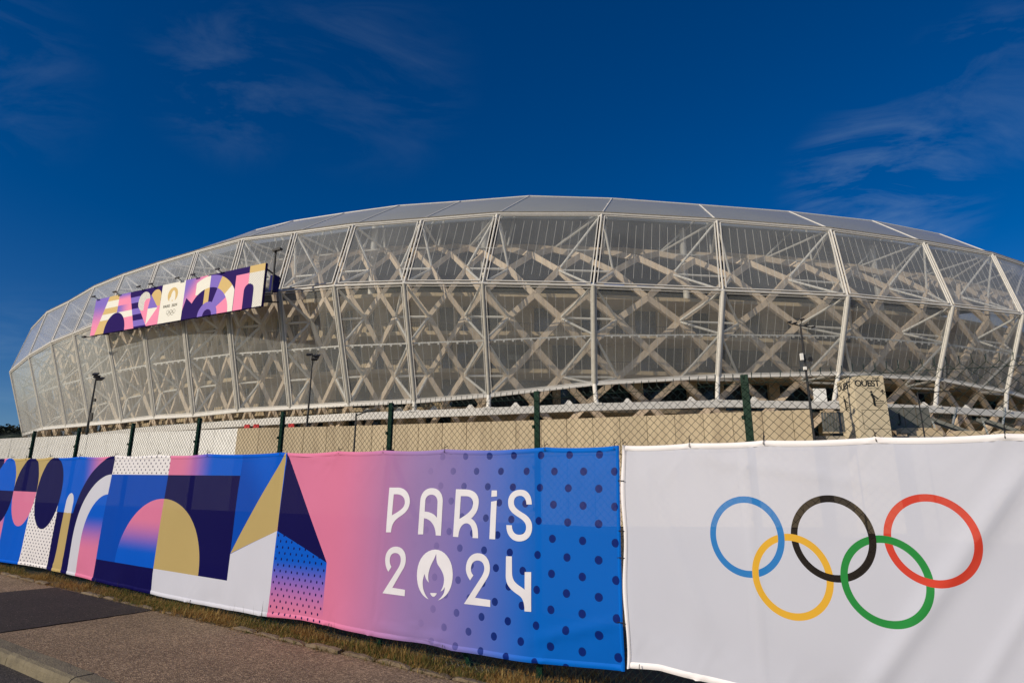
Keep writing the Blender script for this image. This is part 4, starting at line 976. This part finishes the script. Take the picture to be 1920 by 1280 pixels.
GL = {'letter_p': [[(-1.1787,1.2802), (-1.0768,1.2818), (-1.0499,1.2791), (-1.0258,1.2735), (-1.0046,1.2652), (-0.9861,1.2544), (-0.9705,1.2415), (-0.9579,1.2267), (-0.9483,1.2102), (-0.9417,1.1924), (-0.9381,1.1734), (-0.9385,1.1548), (-0.9418,1.138), (-0.9477,1.1227), (-0.956,1.1088), (-0.9665,1.0961), (-0.9791,1.0843), (-0.9935,1.0734), (-1.0095,1.0631), (-1.0269,1.0532), (-1.0443,1.0436), (-1.0602,1.0339), (-1.0745,1.0235), (-1.0872,1.012), (-1.098,0.9988), (-1.1068,0.9836), (-1.1135,0.9657), (-1.118,0.9448), (-1.1201,0.9203), (-1.1756,0.9174)], [(-1.1228,1.2264), (-1.0839,1.2273), (-1.0654,1.2258), (-1.0489,1.2227), (-1.0345,1.2179), (-1.022,1.2117), (-1.0117,1.2041), (-1.0034,1.1953), (-0.9972,1.1854), (-0.9932,1.1745), (-0.9913,1.1628), (-0.9928,1.1499), (-0.997,1.1381), (-1.0041,1.1271), (-1.0144,1.1164), (-1.0282,1.1058), (-1.0457,1.0948), (-1.0672,1.083), (-1.093,1.0702), (-1.1235,1.0558)]], 'letter_a': [[(-0.8248,0.9201), (-0.8273,1.1808), (-0.8256,1.2008), (-0.8207,1.2189), (-0.8128,1.2352), (-0.8022,1.2493), (-0.7891,1.2612), (-0.7736,1.2707), (-0.756,1.2777), (-0.7364,1.2822), (-0.7152,1.2839), (-0.6922,1.2827), (-0.6712,1.2786), (-0.6524,1.2716), (-0.6359,1.2621), (-0.6219,1.2502), (-0.6105,1.2361), (-0.6018,1.2201), (-0.596,1.2022), (-0.5932,1.1827), (-0.5886,0.9226), (-0.6408,0.9223), (-0.6437,0.941), (-0.6495,0.9599), (-0.6582,0.9785), (-0.6698,0.9961), (-0.6843,1.0121), (-0.7018,1.0259), (-0.7223,1.0368), (-0.7459,1.0442), (-0.7725,1.0474), (-0.7697,0.923)], [(-0.7738,1.1822), (-0.7726,1.1921), (-0.7697,1.201), (-0.7652,1.2089), (-0.7592,1.2158), (-0.752,1.2215), (-0.7436,1.226), (-0.7343,1.2294), (-0.7241,1.2316), (-0.7132,1.2324), (-0.7002,1.2318), (-0.6884,1.2292), (-0.6779,1.225), (-0.6686,1.2193), (-0.6608,1.2121), (-0.6545,1.2038), (-0.6497,1.1943), (-0.6466,1.1838), (-0.6452,1.1725), (-0.6413,1.0553), (-0.6513,1.0645), (-0.663,1.0727), (-0.6762,1.0798), (-0.6907,1.0858), (-0.706,1.0907), (-0.722,1.0944), (-0.7384,1.097), (-0.7549,1.0983), (-0.7711,1.0984)]], 'letter_r': [[(-0.4692,1.2792), (-0.3678,1.2792), (-0.3413,1.2773), (-0.3176,1.2731), (-0.2967,1.2667), (-0.2788,1.2582), (-0.2638,1.2478), (-0.2519,1.2354), (-0.243,1.2213), (-0.2374,1.2055), (-0.235,1.1882), (-0.2351,1.1708), (-0.2369,1.1548), (-0.2403,1.1399), (-0.2455,1.126), (-0.2524,1.1128), (-0.2611,1.1003), (-0.2718,1.0881), (-0.2843,1.0761), (-0.2989,1.0642), (-0.2845,1.0576), (-0.2713,1.0496), (-0.2594,1.0399), (-0.2488,1.028), (-0.2396,1.0138), (-0.232,0.9967), (-0.226,0.9764), (-0.2218,0.9526), (-0.2194,0.9249), (-0.2727,0.9235), (-0.2741,0.9439), (-0.2769,0.9624), (-0.2813,0.9788), (-0.2872,0.9931), (-0.2946,1.0052), (-0.3036,1.0148), (-0.3142,1.0218), (-0.3263,1.026), (-0.3401,1.0274), (-0.3541,1.0255), (-0.3669,1.0211), (-0.3784,1.0141), (-0.3884,1.0047), (-0.3969,0.9929), (-0.4038,0.9787), (-0.4089,0.9621), (-0.4121,0.9433), (-0.4134,0.9222), (-0.4658,0.9218)], [(-0.4158,1.2277), (-0.3645,1.2288), (-0.3488,1.2279), (-0.3351,1.2255), (-0.3233,1.2217), (-0.3133,1.2166), (-0.3051,1.2101), (-0.2987,1.2023), (-0.2939,1.1932), (-0.2908,1.183), (-0.2893,1.1715), (-0.2913,1.1576), (-0.2956,1.1446), (-0.3026,1.1323), (-0.3124,1.1205), (-0.3253,1.1087), (-0.3416,1.0967), (-0.3616,1.0841), (-0.3856,1.0707), (-0.4139,1.0561)]], 'letter_i': [[(-0.1163,1.1931), (-0.0636,1.2027), (-0.0591,0.9261), (-0.1125,0.9254)]], 'dot': [[(-0.1174,1.276), (-0.0672,1.2769), (-0.0641,1.234), (-0.1171,1.2286)]], 'letter_s': [[(0.2499,1.1841), (0.2474,1.2047), (0.2427,1.2231), (0.2357,1.2394), (0.2264,1.2534), (0.2149,1.265), (0.2012,1.2741), (0.1853,1.2807), (0.1671,1.2845), (0.1468,1.2856), (0.1248,1.2838), (0.1051,1.2794), (0.0878,1.2725), (0.0731,1.2633), (0.061,1.2522), (0.0517,1.2392), (0.0453,1.2247), (0.0418,1.2088), (0.0414,1.1917), (0.045,1.1706), (0.0528,1.1528), (0.0641,1.1379), (0.078,1.1253), (0.094,1.1145), (0.1112,1.1051), (0.1292,1.0965), (0.147,1.0883), (0.1642,1.08), (0.1749,1.0739), (0.184,1.0677), (0.1914,1.0615), (0.1974,1.0552), (0.202,1.0489), (0.2055,1.0425), (0.2079,1.0361), (0.2093,1.0297), (0.2099,1.0232), (0.2094,1.0122), (0.2072,1.0025), (0.2034,0.9941), (0.1982,0.987), (0.1915,0.9812), (0.1837,0.9765), (0.1746,0.973), (0.1646,0.9707), (0.1537,0.9695), (0.1412,0.9697), (0.1296,0.9717), (0.1191,0.9753), (0.1097,0.9807), (0.1017,0.9878), (0.0952,0.9965), (0.0901,1.0068), (0.0868,1.0187), (0.0853,1.0322), (0.0363,1.0315), (0.0386,1.0097), (0.0445,0.9899), (0.0537,0.9724), (0.0657,0.9573), (0.0802,0.9449), (0.0968,0.9352), (0.1151,0.9285), (0.1347,0.9249), (0.1554,0.9244), (0.1769,0.9271), (0.1961,0.9322), (0.213,0.9396), (0.2274,0.9493), (0.2394,0.9609), (0.2488,0.9745), (0.2555,0.9899), (0.2595,1.007), (0.2606,1.0256), (0.2586,1.0427), (0.254,1.0578), (0.247,1.0711), (0.2379,1.0829), (0.2271,1.0932), (0.2148,1.1023), (0.2014,1.1103), (0.1871,1.1174), (0.1724,1.1238), (0.1566,1.1309), (0.1424,1.1378), (0.1299,1.1446), (0.1191,1.1515), (0.11,1.1589), (0.1028,1.167), (0.0974,1.1758), (0.0939,1.1858), (0.0925,1.1972), (0.0929,1.2061), (0.095,1.2142), (0.0986,1.2214), (0.1036,1.2276), (0.1099,1.2328), (0.1173,1.2369), (0.1258,1.24), (0.1352,1.242), (0.1454,1.2428), (0.1564,1.2422), (0.1664,1.2398), (0.1754,1.2358), (0.1832,1.2303), (0.1899,1.2234), (0.1954,1.215), (0.1997,1.2054), (0.2027,1.1947), (0.2045,1.1828)]], 'digit_2': [[(-1.1189,0.6122), (-1.1277,0.6195), (-1.1355,0.6277), (-1.1423,0.6367), (-1.1482,0.6464), (-1.1531,0.6567), (-1.1571,0.6675), (-1.1603,0.6787), (-1.1625,0.6902), (-1.1638,0.7018), (-1.1635,0.7217), (-1.1596,0.7401), (-1.1524,0.7569), (-1.1421,0.7718), (-1.1291,0.7846), (-1.1136,0.7952), (-1.0958,0.8034), (-1.076,0.809), (-1.0545,0.8119), (-1.0317,0.8119), (-1.0113,0.809), (-0.9933,0.8034), (-0.9776,0.7954), (-0.9644,0.7852), (-0.9537,0.7731), (-0.9455,0.7592), (-0.9399,0.7439), (-0.9368,0.7273), (-0.9361,0.7135), (-0.9367,0.7008), (-0.9386,0.6891), (-0.9417,0.6781), (-0.9457,0.6677), (-0.9507,0.6578), (-0.9565,0.6483), (-0.963,0.639), (-0.97,0.6298), (-1.0639,0.4943), (-0.9239,0.4925), (-0.9239,0.4453), (-1.1697,0.4426), (-1.0097,0.6525), (-1.0047,0.6601), (-1.0004,0.6676), (-0.997,0.6751), (-0.9942,0.6825), (-0.9922,0.6899), (-0.9909,0.6973), (-0.9901,0.7045), (-0.99,0.7118), (-0.9905,0.719), (-0.9928,0.7285), (-0.9966,0.7369), (-1.0018,0.7442), (-1.0082,0.7503), (-1.0159,0.7552), (-1.0245,0.7589), (-1.0341,0.7614), (-1.0445,0.7626), (-1.0555,0.7625), (-1.0685,0.7606), (-1.0798,0.7571), (-1.0894,0.752), (-1.0974,0.7455), (-1.1036,0.7377), (-1.1082,0.7288), (-1.1111,0.7189), (-1.1123,0.7082), (-1.1118,0.6969), (-1.1108,0.69), (-1.1095,0.684), (-1.1077,0.6785), (-1.1055,0.6736), (-1.1028,0.6692), (-1.0998,0.665), (-1.0963,0.661), (-1.0923,0.6571), (-1.0879,0.6532)]], 'emblem_flame': [[(-0.6342,0.8166), (-0.6694,0.8108), (-0.7015,0.7996), (-0.7303,0.7834), (-0.7551,0.7627), (-0.7758,0.738), (-0.7917,0.7098), (-0.8025,0.6786), (-0.8079,0.645), (-0.8075,0.6095), (-0.8029,0.5801), (-0.795,0.5535), (-0.7841,0.5296), (-0.7705,0.5085), (-0.7545,0.4904), (-0.7363,0.4752), (-0.7164,0.4631), (-0.6948,0.454), (-0.672,0.4481), (-0.6855,0.4579), (-0.6977,0.4684), (-0.7084,0.4796), (-0.7176,0.4914), (-0.7255,0.5037), (-0.7318,0.5164), (-0.7367,0.5296), (-0.7402,0.543), (-0.7422,0.5567), (-0.7426,0.5649), (-0.7425,0.5732), (-0.7418,0.5815), (-0.7405,0.5898), (-0.7387,0.598), (-0.7364,0.606), (-0.7336,0.6139), (-0.7302,0.6216), (-0.7264,0.629), (-0.7242,0.621), (-0.7214,0.6133), (-0.7178,0.606), (-0.7136,0.599), (-0.7085,0.5924), (-0.7026,0.5861), (-0.6957,0.5801), (-0.6879,0.5745), (-0.6791,0.5691), (-0.6844,0.5826), (-0.6878,0.5957), (-0.6895,0.6085), (-0.6898,0.6211), (-0.6888,0.6334), (-0.6866,0.6458), (-0.6835,0.6582), (-0.6796,0.6707), (-0.6751,0.6834), (-0.6686,0.6972), (-0.662,0.7097), (-0.6555,0.7212), (-0.6492,0.7322), (-0.6431,0.7428), (-0.6375,0.7533), (-0.6323,0.7642), (-0.6277,0.7756), (-0.6237,0.7879), (-0.6219,0.776), (-0.6205,0.7651), (-0.6192,0.7551), (-0.6177,0.7457), (-0.6157,0.7368), (-0.6129,0.7282), (-0.6089,0.7197), (-0.6033,0.7111), (-0.596,0.7022), (-0.5841,0.6921), (-0.573,0.6819), (-0.5629,0.6716), (-0.5539,0.6611), (-0.5461,0.6505), (-0.5396,0.6396), (-0.5346,0.6284), (-0.531,0.6168), (-0.5292,0.6049), (-0.5289,0.5942), (-0.5295,0.5837), (-0.5311,0.5735), (-0.5335,0.5634), (-0.5369,0.5536), (-0.541,0.5441), (-0.546,0.5347), (-0.5517,0.5256), (-0.5582,0.5167), (-0.5527,0.5187), (-0.5474,0.5211), (-0.5422,0.524), (-0.5372,0.5273), (-0.5326,0.5311), (-0.5283,0.5355), (-0.5245,0.5406), (-0.5212,0.5464), (-0.5184,0.553), (-0.5172,0.5399), (-0.5183,0.5272), (-0.5218,0.5149), (-0.5273,0.503), (-0.5348,0.4914), (-0.544,0.4803), (-0.5549,0.4696), (-0.5672,0.4594), (-0.5809,0.4496), (-0.5514,0.4611), (-0.5254,0.4757), (-0.5029,0.4932), (-0.4839,0.5133), (-0.4686,0.5359), (-0.457,0.5609), (-0.4492,0.5882), (-0.4454,0.6175), (-0.4457,0.6488), (-0.4506,0.6801), (-0.4603,0.7092), (-0.4746,0.7357), (-0.4929,0.7593), (-0.515,0.7794), (-0.5406,0.7956), (-0.5692,0.8076), (-0.6006,0.8147)]], 'emblem_lips': [[(-0.661,0.4942), (-0.6566,0.4948), (-0.6526,0.4954), (-0.6489,0.496), (-0.6455,0.4966), (-0.6424,0.4971), (-0.6395,0.4975), (-0.637,0.4976), (-0.6347,0.4975), (-0.6326,0.4971), (-0.6298,0.498), (-0.6265,0.4987), (-0.6229,0.4991), (-0.6188,0.4993), (-0.6144,0.4994), (-0.6095,0.4994), (-0.6043,0.4994), (-0.5988,0.4994), (-0.5929,0.4994), (-0.5962,0.4944), (-0.5994,0.4899), (-0.6027,0.4858), (-0.606,0.4822), (-0.6094,0.479), (-0.613,0.4764), (-0.6169,0.4743), (-0.6212,0.4727), (-0.6258,0.4717), (-0.6303,0.4718), (-0.6347,0.4725), (-0.6389,0.4738), (-0.643,0.4757), (-0.647,0.4783), (-0.6508,0.4814), (-0.6544,0.4851), (-0.6578,0.4894)]], 'digit_2b': [[(-0.2751,0.622), (-0.2849,0.6319), (-0.2934,0.6414), (-0.3007,0.6505), (-0.3067,0.6594), (-0.3115,0.6681), (-0.3153,0.6768), (-0.3181,0.6855), (-0.3199,0.6945), (-0.321,0.7036), (-0.3199,0.7243), (-0.3156,0.7436), (-0.3083,0.7611), (-0.2981,0.7766), (-0.2854,0.7901), (-0.2704,0.8012), (-0.2534,0.8097), (-0.2345,0.8156), (-0.2142,0.8185), (-0.1922,0.8185), (-0.1719,0.8154), (-0.1535,0.8094), (-0.1373,0.8007), (-0.1233,0.7894), (-0.1119,0.7757), (-0.1031,0.7598), (-0.0973,0.7418), (-0.0946,0.7219), (-0.0945,0.7105), (-0.0956,0.6999), (-0.0976,0.6898), (-0.1006,0.6803), (-0.1043,0.6712), (-0.1088,0.6624), (-0.114,0.6538), (-0.1197,0.6454), (-0.1258,0.637), (-0.2217,0.5069), (-0.0802,0.5062), (-0.0798,0.4597), (-0.3236,0.4532), (-0.1682,0.6568), (-0.1636,0.6646), (-0.1595,0.6718), (-0.1558,0.6784), (-0.1526,0.6847), (-0.1499,0.6908), (-0.1478,0.697), (-0.1464,0.7034), (-0.1457,0.7103), (-0.1457,0.7177), (-0.1478,0.7288), (-0.1514,0.7385), (-0.1564,0.7469), (-0.1628,0.7538), (-0.1705,0.7594), (-0.1794,0.7635), (-0.1896,0.7663), (-0.2009,0.7675), (-0.2133,0.7673), (-0.2258,0.7654), (-0.2371,0.7617), (-0.2469,0.7565), (-0.2552,0.75), (-0.2619,0.7423), (-0.2671,0.7336), (-0.2707,0.7241), (-0.2726,0.714), (-0.2728,0.7035), (-0.2721,0.6972), (-0.2709,0.6914), (-0.2692,0.6861), (-0.2668,0.6812), (-0.2639,0.6766), (-0.2603,0.6722), (-0.2561,0.668), (-0.2513,0.6638), (-0.2457,0.6596)]], 'digit_4': [[(0.0459,0.8161), (0.0971,0.8182), (0.1034,0.711), (0.1048,0.6967), (0.1077,0.684), (0.1122,0.6728), (0.1182,0.6629), (0.1257,0.6541), (0.1348,0.6462), (0.1454,0.639), (0.1576,0.6324), (0.1714,0.6261), (0.1777,0.6235), (0.1836,0.621), (0.1891,0.6186), (0.1943,0.6163), (0.1991,0.6139), (0.2036,0.6116), (0.2077,0.6092), (0.2115,0.6067), (0.2149,0.6041), (0.2117,0.7216), (0.2644,0.726), (0.2717,0.4678), (0.2179,0.4646), (0.2168,0.4818), (0.2148,0.4974), (0.2117,0.5115), (0.2074,0.5241), (0.2018,0.5351), (0.1948,0.5448), (0.1863,0.553), (0.1761,0.5599), (0.1641,0.5655), (0.1425,0.5744), (0.1227,0.5837), (0.105,0.5935), (0.0895,0.6043), (0.0763,0.6163), (0.0656,0.6299), (0.0575,0.6455), (0.0522,0.6632), (0.0498,0.6835)]]}
M_let = mat('white_print', (.62, .62, .68), .6, var=.05, scale=5)
for nm, loops in GL.items():
    nm = nm.rstrip('b') if nm.startswith('digit') else nm
    if nm.startswith('emblem'): nm = {'emblem_flame': 'flame_emblem', 'emblem_lips': 'lips_mark'}[nm]
    polys = [[Vector((x, y, 0)) for x, y in l] for l in loops]; flat = [v for l in polys for v in l]
    tris = tessellate_polygon(polys); b = MB()
    # cut every triangle small enough to follow the cloth
    def put(a, c, d):
        L = [(a - c).length, (c - d).length, (d - a).length]; mx_ = max(L)
        if mx_ > .07:
            k = L.index(mx_)
            if k == 0: m_ = (a + c) / 2; put(a, m_, d); put(m_, c, d)
            elif k == 1: m_ = (c + d) / 2; put(a, c, m_); put(a, m_, d)
            else: m_ = (a + d) / 2; put(a, c, m_); put(m_, c, d)
            return
        vs = []
        for p in (a, c, d):
            top = lerp_pts(topP, p.x) + sag(p.x, tiesA); bot = lerp_pts(botA, p.x); t = (p.y - bot) / (top - bot)
            vs.append(L3(p.x + .022 * (1 - t) * max(0, 1 - (.93 - p.x) / .2), disp(p.x, p.y, top, bot) + .0025, p.y))
        nn_ = (vs[1] - vs[0]).cross(vs[2] - vs[0]); b.add(vs if nn_.dot(N_) > 0 else vs[::-1], [(0, 1, 2)])
    for t in tris: put(*[flat[i] for i in t])
    b.build(nm, M_let, bn)

# ------------------------------------------------------------ verge: dry and green grass along the foot of the fence
def grass_mat():
    m, t, o = newmat('verge_grass'); N = t.nodes.new; L = t.links.new
    a = N('ShaderNodeAttribute'); a.attribute_name = 'tint'; b = N('ShaderNodeBsdfPrincipled'); b.inputs['Roughness'].default_value = .7; b.inputs['Specular IOR Level'].default_value = .2; L(a.outputs['Color'], b.inputs['Base Color'])
    tl = N('ShaderNodeBsdfTranslucent'); L(a.outputs['Color'], tl.inputs[0]); mx_ = N('ShaderNodeMixShader'); mx_.inputs[0].default_value = .3; L(b.outputs[0], mx_.inputs[1]); L(tl.outputs[0], mx_.inputs[2]); L(mx_.outputs[0], o.inputs[0]); return m
gr = random.Random(5); V = []; F = []; T = []
pal = [(.46, .31, .10), (.38, .25, .08), (.55, .40, .15), (.34, .17, .05), (.12, .155, .03), (.085, .12, .022), (.19, .19, .05), (.46, .24, .07)]
def blade(s, o, h, lean, w, col, z0):
    p = L3(s, o, z0); a = gr.uniform(0, 2 * PI); d = (A_ * math.cos(a) + N_ * math.sin(a)); x = d.cross(B_).normalized() * w
    k = len(V); m_ = p + B_ * h * .55 + d * lean * .35; e = p + B_ * h + d * lean
    V.extend([p - x, p + x, m_ + x * .8, m_ - x * .8, e]); F.extend([(k, k + 1, k + 2, k + 3), (k + 3, k + 2, k + 4)]); T.extend([col] * 5)
for c in range(5200):
    s = gr.uniform(-12, 1.6) if c % 3 else gr.uniform(-5, 1.6); o = gr.choice((gr.uniform(-.02, .24), gr.uniform(-.55, .22), gr.gauss(.15, .08))); o = min(o, .29)
    dn = noise.noise(Vector((s * 1.6, o * 2, 0))); tall = gr.uniform(.018, .068) * (1 + .8 * dn) * (1.15 if o < .12 else .75)
    green = noise.noise(Vector((s * .9, o * 1.5, 7))) > .05
    for k in range(gr.randint(6, 13)):
        c_ = gr.choice(pal[4:7] + pal[:2]) if green and gr.random() < .75 else gr.choice(pal[:4] + pal[7:])
        f = gr.uniform(.5, 1.0); blade(s + gr.gauss(0, .022), min(.31, o + gr.gauss(0, .018)), tall * gr.uniform(.5, 1.25), gr.uniform(.01, .07), gr.uniform(.0012, .0028), tuple(q * f for q in c_), 0.0)
# low flat mat of dead stalks
for c in range(9000):
    s = gr.uniform(-12, 1.6); o = gr.uniform(-.3, .27); blade(s, o, gr.uniform(.004, .018), gr.uniform(.03, .07), gr.uniform(.001, .002), tuple(q * gr.uniform(.7, 1.1) for q in gr.choice(pal[:4])), .003)
# a few tall seed stalks in front of the cloth
for s in [-2.72, -2.66, -2.62, -2.9, -.2, 1.0, 1.06, .97, -3.1, -5.3, -1.6, .62]:
    for q in range(2): blade(s + gr.gauss(0, .02), gr.uniform(.07, .12), gr.uniform(.15, .26), gr.uniform(.0, .05), .0012, (.07, .06, .03), 0)
me = bpy.data.meshes.new('verge_grass'); me.from_pydata(V, [], F); me.materials.append(grass_mat()); ca = me.color_attributes.new('tint', 'FLOAT_COLOR', 'POINT')
ca.data.foreach_set('color', [x for c in T for x in (*c, 1)])
o = bpy.data.objects.new('verge_grass', me); COL.objects.link(o); tag(o, 'dry yellow and green grass along the foot of the banners', 'grass', kind='stuff')
# verge soil, slightly mounded
grid_sheet('verge', S0, S1, .245, -2.2, .12, .06, lambda s, o: .006 + .012 * noise.noise(Vector((s * 3, o * 4, 2))) - (.02 if o > .235 else 0), M_soil)
# leaves and grit along the edging
b = MB()
for c in range(420):
    s = gr.uniform(-10, 1.2); o_ = .30 + abs(gr.gauss(0, .055)); p = L3(s, o_, .006); e = (A_ * gr.uniform(-1, 1) + N_ * gr.uniform(-1, 1)).normalized() * gr.uniform(.004, .014); f = e.cross(B_) * .6
    b.add([p - e, p + f + B_ * .003, p + e, p - f], [(0, 1, 2, 3)])
tag(b.build('litter', mat('dry_litter', (.20, .13, .06), .9, var=.4, scale=30), kind='stuff'), 'scatter of dry leaves and grit along the pale edging stones', 'litter')
